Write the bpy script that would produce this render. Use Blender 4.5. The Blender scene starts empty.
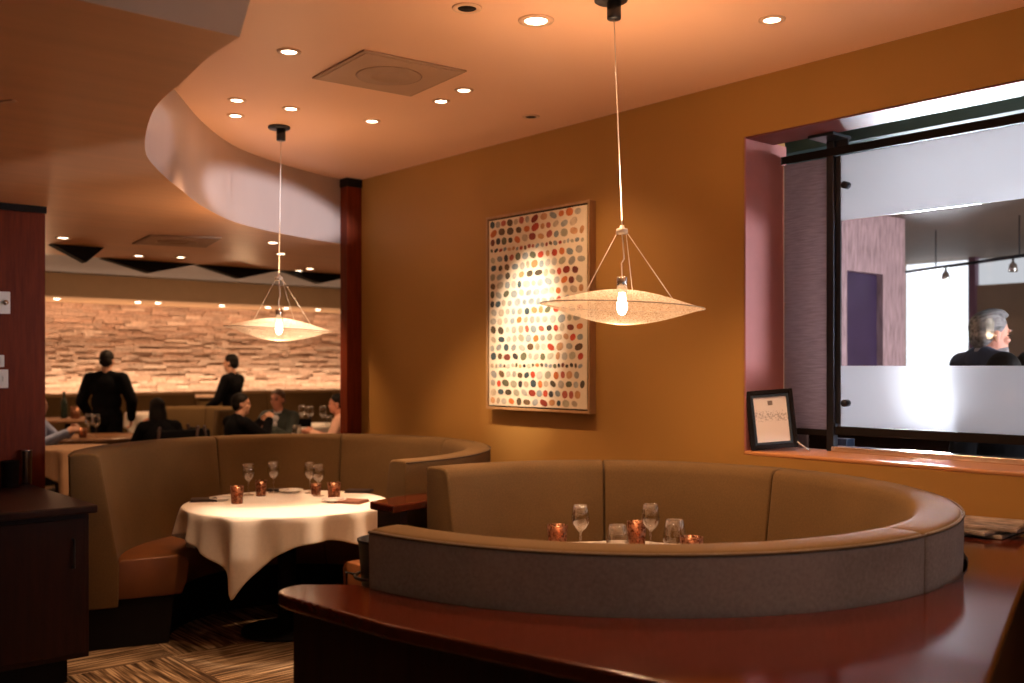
import bpy, bmesh, math, random
from mathutils import Vector, Matrix
random.seed(7)
C = bpy.context.scene.collection
PI = math.pi
R = math.radians
SC = bpy.context.scene

# ------------------------------------------------------------------ camera frame
# world axes follow the room: the long ochre wall is the plane x = 4.2, y runs along it.
FX, FY = 0.653, 0.757            # camera forward (x, y); right = (FY, -FX)
H = 1.6
F = 1000.0
HX, HY = 512.0, 366.0
def at(px, py, Y):
    X = (px - HX) / F * Y
    return Vector((FY * X + FX * Y, -FX * X + FY * Y, H - (py - HY) / F * Y))
def onz(px, py, z):
    Y = (H - z) / ((py - HY) / F)
    return at(px, py, Y)
def on_x(px, py, x):
    k = (px - HX) / F
    return at(px, py, x / (FY * k + FX))
def on_y(px, py, y):
    k = (px - HX) / F
    return at(px, py, y / (FY - FX * k))
def proj_px(p):
    X = FY * p[0] - FX * p[1]; Y = FX * p[0] + FY * p[1]
    return HX + F * X / Y
AWAY = math.atan2(-FX, FY)       # yaw of a thing whose local +Y looks away from the camera

# ------------------------------------------------------------------ materials
def nt(name):
    m = bpy.data.materials.new(name); m.use_nodes = True
    t = m.node_tree; t.nodes.clear()
    out = t.nodes.new('ShaderNodeOutputMaterial')
    return m, t, out
def principled(t, color=(1, 1, 1), rough=.5, metal=0., spec=.5, sheen=0.):
    p = t.nodes.new('ShaderNodeBsdfPrincipled')
    p.inputs['Base Color'].default_value = (*color, 1)
    p.inputs['Roughness'].default_value = rough
    p.inputs['Metallic'].default_value = metal
    p.inputs['Specular IOR Level'].default_value = spec
    p.inputs['Sheen Weight'].default_value = sheen
    return p
def coords(t, kind='Object', scale=(1, 1, 1), rot=(0, 0, 0), loc=(0, 0, 0)):
    tc = t.nodes.new('ShaderNodeTexCoord'); mp = t.nodes.new('ShaderNodeMapping')
    mp.inputs['Scale'].default_value = scale; mp.inputs['Rotation'].default_value = rot
    mp.inputs['Location'].default_value = loc
    t.links.new(tc.outputs[kind], mp.inputs['Vector'])
    return mp.outputs['Vector']
def ramp(t, fac, stops):
    r = t.nodes.new('ShaderNodeValToRGB')
    el = r.color_ramp.elements
    while len(el) < len(stops): el.new(.5)
    for e, (p, c) in zip(el, stops):
        e.position = p; e.color = (*c, 1)
    t.links.new(fac, r.inputs['Fac'])
    return r.outputs['Color']
def noise(t, vec, scale=5, detail=3, rough=.5):
    n = t.nodes.new('ShaderNodeTexNoise')
    n.inputs['Scale'].default_value = scale; n.inputs['Detail'].default_value = detail
    n.inputs['Roughness'].default_value = rough
    t.links.new(vec, n.inputs['Vector'])
    return n.outputs['Fac']
def bump(t, h, strength=.2, dist=.01):
    b = t.nodes.new('ShaderNodeBump')
    b.inputs['Strength'].default_value = strength; b.inputs['Distance'].default_value = dist
    t.links.new(h, b.inputs['Height'])
    return b.outputs['Normal']
def mat(name, color, rough=.5, metal=0., spec=.5, var=.08, nscale=8, stretch=(1, 1, 1), bmp=0., sheen=0., kind='Object'):
    """principled with a gentle procedural variation"""
    m, t, out = nt(name)
    p = principled(t, color, rough, metal, spec, sheen)
    v = coords(t, kind, stretch)
    n = noise(t, v, nscale, 4)
    lo = tuple(max(0, c * (1 - var)) for c in color); hi = tuple(min(1, c * (1 + var)) for c in color)
    t.links.new(ramp(t, n, [(.3, lo), (.7, hi)]), p.inputs['Base Color'])
    if bmp: t.links.new(bump(t, n, bmp), p.inputs['Normal'])
    t.links.new(p.outputs[0], out.inputs[0])
    return m
def wood(name, dark, light, rough=.3, stretch=(6, 6, .6), spec=.5):
    m, t, out = nt(name)
    p = principled(t, light, rough, 0, spec)
    v = coords(t, 'Object', stretch)
    n = noise(t, v, 6, 6, .6)
    t.links.new(ramp(t, n, [(.3, dark), (.7, light)]), p.inputs['Base Color'])
    t.links.new(p.outputs[0], out.inputs[0])
    return m
def fabric(name, color, var=.16, weave=150):
    m, t, out = nt(name)
    p = principled(t, color, .92, 0, .15, .03)
    v = coords(t, 'Object')
    n = noise(t, v, weave, 2, .7); n2 = noise(t, v, 3, 2)
    mx = t.nodes.new('ShaderNodeMath'); mx.operation = 'ADD'
    t.links.new(n, mx.inputs[0]); t.links.new(n2, mx.inputs[1])
    hf = t.nodes.new('ShaderNodeMath'); hf.operation = 'MULTIPLY'; hf.inputs[1].default_value = .5
    t.links.new(mx.outputs[0], hf.inputs[0])
    lo = tuple(c * (1 - var) for c in color); hi = tuple(min(1, c * (1 + var)) for c in color)
    t.links.new(ramp(t, hf.outputs[0], [(.35, lo), (.65, hi)]), p.inputs['Base Color'])
    t.links.new(bump(t, n, .25, .002), p.inputs['Normal'])
    t.links.new(p.outputs[0], out.inputs[0])
    return m
def emit(name, color, strength):
    m, t, out = nt(name)
    e = t.nodes.new('ShaderNodeEmission')
    e.inputs[0].default_value = (*color, 1); e.inputs[1].default_value = strength
    t.links.new(e.outputs[0], out.inputs[0])
    return m
def clear_glass(name, tint=(1, 1, 1), base=.05, edge=.55):
    m, t, out = nt(name)
    tr = t.nodes.new('ShaderNodeBsdfTransparent'); tr.inputs[0].default_value = (*tint, 1)
    gl = t.nodes.new('ShaderNodeBsdfGlossy'); gl.inputs['Roughness'].default_value = .04
    lw = t.nodes.new('ShaderNodeLayerWeight'); lw.inputs[0].default_value = .35
    mr = t.nodes.new('ShaderNodeMapRange')
    mr.inputs['To Min'].default_value = base; mr.inputs['To Max'].default_value = edge
    t.links.new(lw.outputs['Facing'], mr.inputs['Value'])
    mx = t.nodes.new('ShaderNodeMixShader')
    t.links.new(mr.outputs[0], mx.inputs[0])
    t.links.new(tr.outputs[0], mx.inputs[1]); t.links.new(gl.outputs[0], mx.inputs[2])
    t.links.new(mx.outputs[0], out.inputs[0])
    return m
def amber_glass(name):
    m, t, out = nt(name)
    tr = t.nodes.new('ShaderNodeBsdfTransparent'); tr.inputs[0].default_value = (.62, .36, .24, 1)
    p = principled(t, (.42, .2, .11), .3, .7)
    v = coords(t, 'Object')
    n = noise(t, v, 70, 2)
    f = ramp(t, n, [(.42, (.75, .75, .75)), (.58, (.3, .3, .3))])
    mx = t.nodes.new('ShaderNodeMixShader')
    t.links.new(f, mx.inputs[0]); t.links.new(tr.outputs[0], mx.inputs[1]); t.links.new(p.outputs[0], mx.inputs[2])
    t.links.new(mx.outputs[0], out.inputs[0])
    return m
def frosted(name, color, through=.12, ripple=False):
    m, t, out = nt(name)
    tl = t.nodes.new('ShaderNodeBsdfTranslucent'); tl.inputs[0].default_value = (*color, 1)
    df = t.nodes.new('ShaderNodeBsdfDiffuse'); df.inputs[0].default_value = (*[c * .6 for c in color], 1)
    gl = t.nodes.new('ShaderNodeBsdfGlossy'); gl.inputs['Roughness'].default_value = .35
    rf = t.nodes.new('ShaderNodeBsdfRefraction'); rf.inputs['Roughness'].default_value = .62; rf.inputs['IOR'].default_value = 1.05
    rf.inputs['Color'].default_value = (*color, 1)
    a = t.nodes.new('ShaderNodeMixShader'); a.inputs[0].default_value = .12
    t.links.new(tl.outputs[0], a.inputs[1]); t.links.new(df.outputs[0], a.inputs[2])
    b = t.nodes.new('ShaderNodeMixShader'); b.inputs[0].default_value = through
    t.links.new(a.outputs[0], b.inputs[1]); t.links.new(rf.outputs[0], b.inputs[2])
    c = t.nodes.new('ShaderNodeMixShader'); c.inputs[0].default_value = .06
    t.links.new(b.outputs[0], c.inputs[1]); t.links.new(gl.outputs[0], c.inputs[2])
    if ripple:
        v = coords(t, 'Object', (1, 3, 26))
        n = noise(t, v, 4, 3)
        col = ramp(t, n, [(.3, tuple(q * .72 for q in color)), (.7, color)])
        t.links.new(col, tl.inputs[0]); t.links.new(col, df.inputs[0])
        nb = bump(t, n, .5, .01)
        for s in (tl, df, gl): t.links.new(nb, s.inputs['Normal'])
    t.links.new(c.outputs[0], out.inputs[0])
    return m
def mesh_shade(name):
    """woven fibre net: threads over open gaps"""
    m, t, out = nt(name)
    v = coords(t, 'Object')
    def net(scale):
        vo = t.nodes.new('ShaderNodeTexVoronoi'); vo.feature = 'DISTANCE_TO_EDGE'
        vo.inputs['Scale'].default_value = scale
        t.links.new(v, vo.inputs['Vector'])
        lt = t.nodes.new('ShaderNodeMath'); lt.operation = 'LESS_THAN'; lt.inputs[1].default_value = .055
        t.links.new(vo.outputs['Distance'], lt.inputs[0]); return lt.outputs[0]
    mx0 = t.nodes.new('ShaderNodeMath'); mx0.operation = 'MAXIMUM'
    t.links.new(net(70), mx0.inputs[0]); t.links.new(net(115), mx0.inputs[1])
    tr = t.nodes.new('ShaderNodeBsdfTransparent')
    df = t.nodes.new('ShaderNodeBsdfDiffuse'); df.inputs[0].default_value = (.74, .66, .56, 1)
    tl = t.nodes.new('ShaderNodeBsdfTranslucent'); tl.inputs[0].default_value = (.74, .64, .52, 1)
    a = t.nodes.new('ShaderNodeMixShader'); a.inputs[0].default_value = .5
    t.links.new(df.outputs[0], a.inputs[1]); t.links.new(tl.outputs[0], a.inputs[2])
    mx = t.nodes.new('ShaderNodeMixShader')
    t.links.new(mx0.outputs[0], mx.inputs[0])
    t.links.new(tr.outputs[0], mx.inputs[1]); t.links.new(a.outputs[0], mx.inputs[2])
    t.links.new(mx.outputs[0], out.inputs[0])
    return m
def attr_mat(name, rough=.6, nv=0., bmp=0.):
    m, t, out = nt(name)
    p = principled(t, (1, 1, 1), rough, 0, .25)
    a = t.nodes.new('ShaderNodeAttribute'); a.attribute_name = 'col'
    if nv:
        v = coords(t, 'Object'); n = noise(t, v, 30, 4)
        c = ramp(t, n, [(.3, (1 - nv,) * 3), (.7, (1, 1, 1))])
        mx = t.nodes.new('ShaderNodeMix'); mx.data_type = 'RGBA'; mx.blend_type = 'MULTIPLY'; mx.inputs[0].default_value = 1
        t.links.new(a.outputs['Color'], mx.inputs[6]); t.links.new(c, mx.inputs[7])
        t.links.new(mx.outputs[2], p.inputs['Base Color'])
        if bmp: t.links.new(bump(t, n, bmp, .02), p.inputs['Normal'])
    else:
        t.links.new(a.outputs['Color'], p.inputs['Base Color'])
    t.links.new(p.outputs[0], out.inputs[0])
    return m
def carpet(name):
    m, t, out = nt(name)
    p = principled(t, (.3, .2, .1), .95, 0, .1)
    S = .9
    v = coords(t, 'Object', (1, 1, 1), (0, 0, 0), (-2.2 + 9 * S, -5.4 + 9 * S, .01))
    ck = t.nodes.new('ShaderNodeTexChecker'); ck.inputs['Scale'].default_value = 1 / S
    ck.inputs['Color1'].default_value = (1, 1, 1, 1); ck.inputs['Color2'].default_value = (0, 0, 0, 1)
    t.links.new(v, ck.inputs['Vector'])
    def stripes(sc):
        v2 = coords(t, 'Object', sc)
        a = noise(t, v2, 16, 2, .75); return a
    mx = t.nodes.new('ShaderNodeMix'); mx.data_type = 'FLOAT'
    t.links.new(ck.outputs['Fac'], mx.inputs[0])
    t.links.new(stripes((3, .12, 1)), mx.inputs[2]); t.links.new(stripes((.12, 3, 1)), mx.inputs[3])
    c = ramp(t, mx.outputs[0], [(.36, (.035, .02, .012)), (.5, (.16, .1, .055)), (.64, (.5, .36, .22))])
    t.links.new(c, p.inputs['Base Color'])
    t.links.new(p.outputs[0], out.inputs[0])
    return m

M = {}
M['wall'] = mat('ochre_paint', (.385, .205, .052), .55, spec=.25, var=.03, nscale=2)
M['ceil'] = mat('warm_ceiling_paint', (.88, .56, .38), .45, spec=.35, var=.02, nscale=1.5)
M['lowceil'] = mat('low_ceiling_boards', (.80, .46, .26), .45, spec=.35, var=.05, nscale=2, stretch=(.4, 5, 1))
M['fascia'] = mat('satin_fascia', (.42, .32, .27), .34, spec=.6, var=.05, nscale=3, stretch=(1, 1, .3))
M['greyface'] = mat('grey_bulkhead_paint', (.5, .46, .44), .6, var=.03)
M['greyceil'] = mat('grey_ceiling_paint', (.42, .43, .47), .7, var=.03)
M['beige'] = mat('beige_soffit_paint', (.68, .48, .29), .6, var=.03)
M['mahog'] = wood('mahogany_panel', (.095, .014, .004), (.17, .028, .007), .55, spec=.12)
M['ledge'] = wood('polished_mahogany_top', (.060, .011, .004), (.085, .016, .006), .12, (1.2, 5, 5), spec=.62)
M['darkwood'] = wood('dark_mahogany', (.014, .004, .003), (.026, .007, .004), .5, spec=.2)
M['black'] = mat('black_paint', (.010, .008, .008), .75, spec=.15, var=.1)
M['steel'] = mat('blackened_steel', (.03, .035, .045), .35, .6, var=.1)
M['chrome'] = mat('brushed_metal', (.8, .78, .75), .22, 1, var=.05)
M['boothA'] = fabric('taupe_wool', (.145, .088, .036))
M['boothout'] = fabric('cool_lit_taupe_wool', (.32, .295, .262), .22, 90)  # same booth wool, with the cool daylight on its outside painted in as grey
M['piping'] = fabric('dark_taupe_piping', (.10, .065, .035))
M['seat'] = mat('rust_leather', (.17, .058, .016), .42, var=.12, nscale=6, bmp=.05)
M['cloth'] = mat('white_linen', (.82, .76, .68), .85, spec=.2, var=.03, nscale=60, bmp=.05)
M['tancloth'] = mat('tan_linen', (.36, .22, .13), .85, spec=.2, var=.05, nscale=60)
M['napkin'] = mat('chocolate_linen', (.035, .018, .012), .8, var=.15, nscale=40)
M['napkin_lit'] = mat('lit_brown_linen', (.20, .075, .04), .75, var=.15, nscale=40)  # dark napkin linen with its lit brown tone put into the colour
M['plate'] = mat('white_china', (.85, .82, .78), .2, var=.01)
M['glass'] = clear_glass('drinking_glass', (.97, .96, .94), .05, .85)
M['pane'] = clear_glass('window_pane', (.95, .96, .97), .008, .22)
M['amber'] = amber_glass('amber_mercury_glass')
M['frost'] = frosted('frosted_glass', (.93, .94, .97), .4)
M['frostrip'] = frosted('rippled_frosted_glass', (.46, .36, .36), .05, True)
M['net'] = mesh_shade('woven_wire_net')
M['wire'] = mat('pale_wire', (.85, .78, .68), .4, var=.03)
M['bulb'] = emit('glowing_bulb', (1, .82, .6), 26)
M['lens'] = emit('downlight_lens', (1, .80, .55), 14)
M['lensS'] = emit('small_downlight_lens', (1, .82, .6), 9)
M['trimring'] = mat('ceiling_trim_ring', (.74, .5, .34), .4, var=.03)
M['vent'] = mat('vent_grille_paint', (.38, .235, .145), .6, var=.1, nscale=3)
M['vent2'] = mat('vent_plate_paint', (.46, .285, .18), .6, var=.05, nscale=3)
M['oak'] = wood('brown_table_oak', (.16, .07, .03), (.25, .12, .05), .35)
M['canvasframe'] = wood('pale_oak_frame', (.33, .18, .08), (.45, .27, .12), .5)
M['canvas'] = mat('cream_canvas', (.78, .68, .52), .8, var=.05, nscale=12)
M['paint'] = attr_mat('painted_ovals', .6, .3)
M['stone'] = attr_mat('split_face_stone', .85, .35, .6)
M['mauve'] = mat('mauve_jamb_paint', (.43, .17, .155), .4, spec=.4, var=.05)
M['sill'] = mat('rust_sill', (.5, .22, .08), .4, var=.05)
M['drape'] = mat('mauve_curtain', (.40, .27, .29), .85, var=.35, nscale=5, stretch=(6, 6, 1.2))
M['violet'] = mat('violet_door', (.05, .03, .075), .3, var=.15)
M['barwall'] = mat('taupe_bar_wall', (.30, .22, .16), .7, var=.04)
M['barceil'] = mat('taupe_bar_ceiling', (.24, .18, .14), .7, var=.04)
M['teal'] = mat('teal_beam_paint', (.08, .15, .165), .75, spec=.1, var=.06)
M['paleteal'] = mat('pale_teal_paint', (.20, .25, .24), .5, var=.05)
M['daylight'] = emit('daylit_window', (.93, .95, 1), 1.7)
M['wallglow'] = emit('lit_wall_band_glow', (.85, .86, .90), .75)
M['carpet'] = carpet('striped_carpet_tiles')
M['paper'] = mat('paper', (.78, .76, .72), .8, var=.05, nscale=30)
M['white'] = mat('white_plastic', (.75, .70, .62), .4, var=.02)
M['greyplastic'] = mat('grey_plastic', (.22, .18, .15), .4, var=.05)
M['bottle'] = mat('dark_green_bottle', (.02, .03, .02), .1, var=.1)
M['skin'] = mat('skin', (.62, .33, .22), .55, var=.05)
M['skinr'] = mat('ruddy_skin', (.62, .27, .18), .55, var=.05)
M['blackcloth'] = mat('black_cloth', (.005, .005, .006), .95, spec=.08, var=.2, nscale=20)
M['navy'] = mat('navy_suit_cloth', (.07, .088, .14), .8, var=.15, nscale=20)
M['greensuit'] = mat('dark_green_suit_cloth', (.03, .04, .034), .8, var=.15, nscale=20)
M['blueshirt'] = mat('blue_shirt_cloth', (.30, .36, .55), .8, var=.1, nscale=20)
M['paleshirt'] = mat('pale_shirt_cloth', (.55, .55, .6), .8, var=.06, nscale=20)
M['peach'] = mat('peach_blouse_cloth', (.75, .45, .34), .8, var=.1, nscale=20)
M['hairdark'] = mat('dark_hair', (.010, .007, .005), .65, spec=.2, var=.3, nscale=40, stretch=(4, 4, 1))
M['hairgrey'] = mat('grey_hair', (.20, .19, .19), .7, spec=.2, var=.6, nscale=14, stretch=(4, 1, 4))
M['hairbrown'] = mat('brown_grey_hair', (.14, .08, .05), .6, var=.3, nscale=40, stretch=(4, 4, 1))
M['bluebox'] = mat('blue_card', (.05, .10, .2), .5, var=.1)
M['eye'] = mat('eye_dark', (.02, .015, .012), .2, var=.1)

# certificate with lines of small print, and a printed newspaper: patterns too small to read
def print_mat(name, paper, ink, scale, gap):
    m, t, out = nt(name)
    p = principled(t, paper, .7, 0, .3)
    v = coords(t, 'Object', (scale, scale, scale))
    w = t.nodes.new('ShaderNodeTexWave'); w.wave_type = 'BANDS'; w.bands_direction = 'Y'
    w.inputs['Scale'].default_value = 1.0
    t.links.new(v, w.inputs['Vector'])
    n = noise(t, v, 9, 2)
    mul = t.nodes.new('ShaderNodeMath'); mul.operation = 'MULTIPLY'
    t.links.new(w.outputs['Fac'], mul.inputs[0]); t.links.new(n, mul.inputs[1])
    t.links.new(ramp(t, mul.outputs[0], [(gap, paper), (gap + .12, ink)]), p.inputs['Base Color'])
    t.links.new(p.outputs[0], out.inputs[0])
    return m
M['cert'] = print_mat('certificate_paper', (.9, .87, .84), (.55, .53, .52), 14, .44)
M['news'] = mat('printed_magazine_paper', (.24, .19, .15), .55, var=.75, nscale=16)

# ------------------------------------------------------------------ object helpers
def link(name, me, m=None, parent=None, smooth=False):
    o = bpy.data.objects.new(name, me); C.objects.link(o)
    if m is not None and not me.materials: me.materials.append(m)
    if smooth:
        for p in me.polygons: p.use_smooth = True
    if parent: o.parent = parent
    return o
def obj(name, bm, m, parent=None, smooth=False, bevel=0., segs=2):
    bmesh.ops.recalc_face_normals(bm, faces=bm.faces[:])
    me = bpy.data.meshes.new(name); bm.to_mesh(me); bm.free()
    o = link(name, me, m, parent, smooth)
    if bevel:
        b = o.modifiers.new('bevel', 'BEVEL'); b.width = bevel; b.segments = segs; b.limit_method = 'ANGLE'; b.angle_limit = R(35)
    return o
def tag(o, label, cat, group=None):
    o['label'] = label; o['category'] = cat
    if group: o['group'] = group
    return o
def thing(name, label, cat, loc=(0, 0, 0), rz=0, group=None):
    o = bpy.data.objects.new(name, None); C.objects.link(o)
    o.location = loc; o.rotation_euler = (0, 0, rz); o.empty_display_size = .05
    return tag(o, label, cat, group)
def struct(o):
    o['kind'] = 'structure'; return o
def dup(root, loc, rz, label, group=None):
    r = root.copy(); C.objects.link(r); r.location = loc; r.rotation_euler = (0, 0, rz)
    r['label'] = label
    if group: r['group'] = group
    for ch in list(root.children):
        c = ch.copy(); C.objects.link(c); c.parent = r
        for g in list(ch.children):
            d = g.copy(); C.objects.link(d); d.parent = c
    return r
def box(bm, lo, hi, mtx=None):
    vs = [bm.verts.new((x, y, z)) for z in (lo[2], hi[2]) for y in (lo[1], hi[1]) for x in (lo[0], hi[0])]
    if mtx:
        for v in vs: v.co = mtx @ v.co
    for f in ((0, 2, 3, 1), (4, 5, 7, 6), (0, 1, 5, 4), (2, 6, 7, 3), (0, 4, 6, 2), (1, 3, 7, 5)):
        bm.faces.new([vs[i] for i in f])
    return vs
def bx(lo, hi, mtx=None):
    bm = bmesh.new(); box(bm, lo, hi, mtx); return bm
def prism(bm, pts, z0, z1):
    a = [bm.verts.new((p[0], p[1], z0)) for p in pts]; b = [bm.verts.new((p[0], p[1], z1)) for p in pts]
    n = len(pts)
    bm.faces.new(a[::-1]); bm.faces.new(b)
    for i in range(n): bm.faces.new((a[i], a[(i + 1) % n], b[(i + 1) % n], b[i]))
def pr(pts, z0, z1):
    bm = bmesh.new(); prism(bm, pts, z0, z1); return bm
def lathe(bm, prof, n=24, off=(0, 0, 0), close=False):
    rings = []
    for r, z in prof:
        if r < 1e-6: rings.append([bm.verts.new((off[0], off[1], z + off[2]))])
        else: rings.append([bm.verts.new((off[0] + r * math.cos(2 * PI * i / n), off[1] + r * math.sin(2 * PI * i / n), z + off[2])) for i in range(n)])
    pairs = list(zip(rings, rings[1:]))
    if close: pairs.append((rings[-1], rings[0]))
    for a, b in pairs:
        for i in range(n):
            j = (i + 1) % n
            if len(a) == 1 and len(b) == 1: continue
            if len(a) == 1: bm.faces.new((a[0], b[j], b[i]))
            elif len(b) == 1: bm.faces.new((a[i], a[j], b[0]))
            else: bm.faces.new((a[i], a[j], b[j], b[i]))
def lt(prof, n=24, off=(0, 0, 0), close=False):
    bm = bmesh.new(); lathe(bm, prof, n, off, close); return bm
def tube(bm, pts, r, n=8):
    pts = [Vector(p) for p in pts]
    rings = []
    for i, p in enumerate(pts):
        d = (pts[min(i + 1, len(pts) - 1)] - pts[max(i - 1, 0)]).normalized()
        up = Vector((0, 0, 1)) if abs(d.z) < .9 else Vector((1, 0, 0))
        a = d.cross(up).normalized(); b = d.cross(a)
        rr = r[i] if isinstance(r, (list, tuple)) else r
        rings.append([bm.verts.new(p + rr * (a * math.cos(2 * PI * k / n) + b * math.sin(2 * PI * k / n))) for k in range(n)])
    for a, b in zip(rings, rings[1:]):
        for k in range(n): bm.faces.new((a[k], a[(k + 1) % n], b[(k + 1) % n], b[k]))
    bm.faces.new(rings[0][::-1]); bm.faces.new(rings[-1])
def tb(pts, r, n=8):
    bm = bmesh.new(); tube(bm, pts, r, n); return bm
def arc(cx, cy, r, a0, a1, n):
    return [(cx + r * math.cos(R(a0 + (a1 - a0) * i / n)), cy + r * math.sin(R(a0 + (a1 - a0) * i / n))) for i in range(n + 1)]
def smooth_curve(pts, n=8):
    """Catmull-Rom through 2D/3D points"""
    P = [Vector(p) for p in pts]; out = []
    P = [P[0] * 2 - P[1]] + P + [P[-1] * 2 - P[-2]]
    for i in range(1, len(P) - 2):
        p0, p1, p2, p3 = P[i - 1:i + 3]
        for k in range(n):
            u = k / n
            out.append(.5 * (2 * p1 + (p2 - p0) * u + (2 * p0 - 5 * p1 + 4 * p2 - p3) * u * u + (3 * p1 - p0 - 3 * p2 + p3) * u ** 3))
    out.append(P[-2]); return out

# ------------------------------------------------------------------ THE SETTING
ZC, ZL = 3.05, 2.55
struct(obj('floor', bx((-5, -6, -.1), (14, 16, 0)), M['carpet']))
struct(obj('floor_dining', bx((-5, 8.0, .0), (13, 15.2, .12)), M['carpet']))
struct(obj('ceiling', bx((-5, -6, ZC), (4.6, 6.99, ZC + .1)), M['ceil']))

# right wall x = 4.2 with the wide opening
OY0, OY1, OZ0, OZ1 = .3, 3.07, 1.17, 2.76
bm = bmesh.new()
box(bm, (4.2, OY1, 0), (4.56, 6.76, ZC)); box(bm, (4.2, -6, 0), (4.56, OY0, ZC))
box(bm, (4.2, OY0, 0), (4.56, OY1, OZ0 - .02)); box(bm, (4.2, OY0, OZ1), (4.44, OY1, ZC))
struct(obj('wall_right', bm, M['wall']))
# reveal lining, a thin painted skin on jamb, head and far jamb
bm = bmesh.new()
box(bm, (4.203, OY1 - .008, OZ0), (4.56, OY1 - .001, OZ1)); box(bm, (4.203, OY0 + .001, OZ0), (4.56, OY0 + .008, OZ1))
struct(obj('trim_1', bm, M['mauve']))
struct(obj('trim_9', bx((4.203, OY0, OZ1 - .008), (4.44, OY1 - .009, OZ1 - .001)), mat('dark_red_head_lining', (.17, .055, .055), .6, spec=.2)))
struct(obj('trim_2', bx((4.2005, OY0, OZ0 - .02), (4.6, OY1, OZ0)), M['sill'], bevel=.006))

# low ceiling with its big curved edge
cur = [(4.2, 6.80), (3.62, 6.60), (3.01, 6.26), (2.55, 5.78), (2.15, 5.22), (1.86, 4.78), (1.645, 4.37), (1.42, 3.69), (1.345, 3.22), (1.305, 2.95), (1.29, 2.70)]
cs = [(p[0], p[1]) for p in smooth_curve([(*p, 0) for p in cur], 10)]
poly = cs + [(-5, 2.70), (-5, 9.0), (2.13, 9.0), (2.13, 8.16), (2.99, 8.16), (2.99, 9.0), (12, 9.0), (12, 6.87)]
poly = cs + [(-5, 2.70), (-5, 9.0), (12, 9.0), (12, 6.80)]
bm = bmesh.new()
vs = [bm.verts.new((p[0], p[1], ZL)) for p in poly]
bm.faces.new(vs)
vs2 = [bm.verts.new((p[0], p[1], ZL + .02)) for p in poly]
bm.faces.new(vs2[::-1])
struct(obj('ceiling_low', bm, M['lowceil']))
bm = bmesh.new()
n = len(cs); top = []
for i, p in enumerate(cs):
    k = max(0, 1 - (n - 1 - i) / 9.0) ** 1.5      # the last stretch flares outward towards the corner
    top.append(bm.verts.new((p[0] + .145 * k, p[1] - .125 * k * 0, ZC)))
bot = [bm.verts.new((p[0], p[1], ZL)) for p in cs]
for i in range(n - 1): bm.faces.new((bot[i], bot[i + 1], top[i + 1], top[i]))
struct(obj('trim_3', bm, M['fascia'], smooth=True))
bm = bmesh.new()
v = [bm.verts.new(q) for q in ((-5, 2.70, ZL), (1.29, 2.70, ZL), (1.29 + .145, 2.70, ZC), (-5, 2.70, ZC))]
bm.faces.new(v)
struct(obj('trim_4', bm, M['greyface']))
# raised grey ceiling over the dining room, beige soffit along the stone wall
struct(obj('ceiling_dining', bx((-5, 8.6, 2.75), (13, 15.2, 2.85)), M['greyceil']))
struct(obj('trim_5', bx((-5, 13.0, 2.46), (13, 14.25, 2.749)), M['beige']))
# dark V-shaped beams at the end of the low ceiling
for k in range(-1, 6):
    xc = 2.56 + .872 * k
    y0 = 8.2 if k <= 0 else 8.98
    bm = bmesh.new()
    tri = [(xc - .43, ZL - .002), (xc + .43, ZL - .002), (xc, ZL - .108)]
    if k <= 0: tri = [(xc - .2, ZL - .002), (xc + .2, ZL - .002), (xc + .06, ZL - .13)]
    a = [bm.verts.new((p[0], y0, p[1])) for p in tri]; b = [bm.verts.new((p[0], y0 + .10, p[1])) for p in tri]
    bm.faces.new(a); bm.faces.new(b[::-1])
    for i in range(3): bm.faces.new((a[i], a[(i + 1) % 3], b[(i + 1) % 3], b[i]))
    struct(obj('beam_%d' % (k + 2), bm, M['black']))

# stacked-stone wall: each stone a block in the wall's own mesh
bm = bmesh.new(); cl = []
SY = 14.2
z = 1.0
rnd = random.Random(3)
while z < 2.46:
    h = rnd.choice((.03, .036, .042, .05)); x = -1.5 + rnd.random() * -.3
    while x < 11.0:
        w = rnd.uniform(.09, .34); d = rnd.uniform(.0, .05)
        vs = box(bm, (x, SY - d, z), (x + w - .003, SY + .04, min(z + h - .003, 2.47)))
        g = rnd.uniform(.78, 1.1); warm = rnd.uniform(-.02, .04)
        c = (.60 * g + warm, .45 * g, .35 * g - warm * .3)
        if rnd.random() < .08: c = (.42, .29, .21)
        if rnd.random() < .12: c = (.74, .6, .48)
        cl += [c] * 6
        x += w
    z += h
me = bpy.data.meshes.new('wall_back'); bmesh.ops.recalc_face_normals(bm, faces=bm.faces[:]); bm.to_mesh(me); bm.free()
ca = me.color_attributes.new('col', 'FLOAT_COLOR', 'CORNER')
for i, p in enumerate(me.polygons):
    for li in p.loop_indices: ca.data[li].color = (*[max(.02, q) for q in cl[i]], 1)
struct(link('wall_back', me, M['stone']))
struct(obj('wall_stone_backing', bx((-5, SY + .04, 0), (13, SY + .2, 2.75)), M['beige']))
struct(obj('wall_left', bx((-5.1, -6, 0), (-5, 15.2, ZC)), M['beige']))
struct(obj('wall_dining_right', bx((12, 7, 0), (12.1, 15.2, 2.75)), M['beige']))

# mahogany end post of the ochre wall and the panelled wall on the left
bm = bmesh.new(); box(bm, (4.067, 6.66, 0), (4.2, 6.76, 2.985)); box(bm, (4.2, 6.761, 0), (4.58, 6.96, 2.985))
struct(obj('column_right', bm, M['mahog'], bevel=.004))
struct(obj('trim_6', bx((4.06, 6.65, 2.985), (4.2, 6.77, ZC - .001)), M['black']))
struct(obj('column_left', bx((-1.6, 6.34, 0), (1.79, 6.62, 2.51)), M['mahog'], bevel=.004))
struct(obj('trim_7', bx((-1.6, 6.33, 2.51), (1.795, 6.62, ZL - .001)), M['black']))

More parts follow.
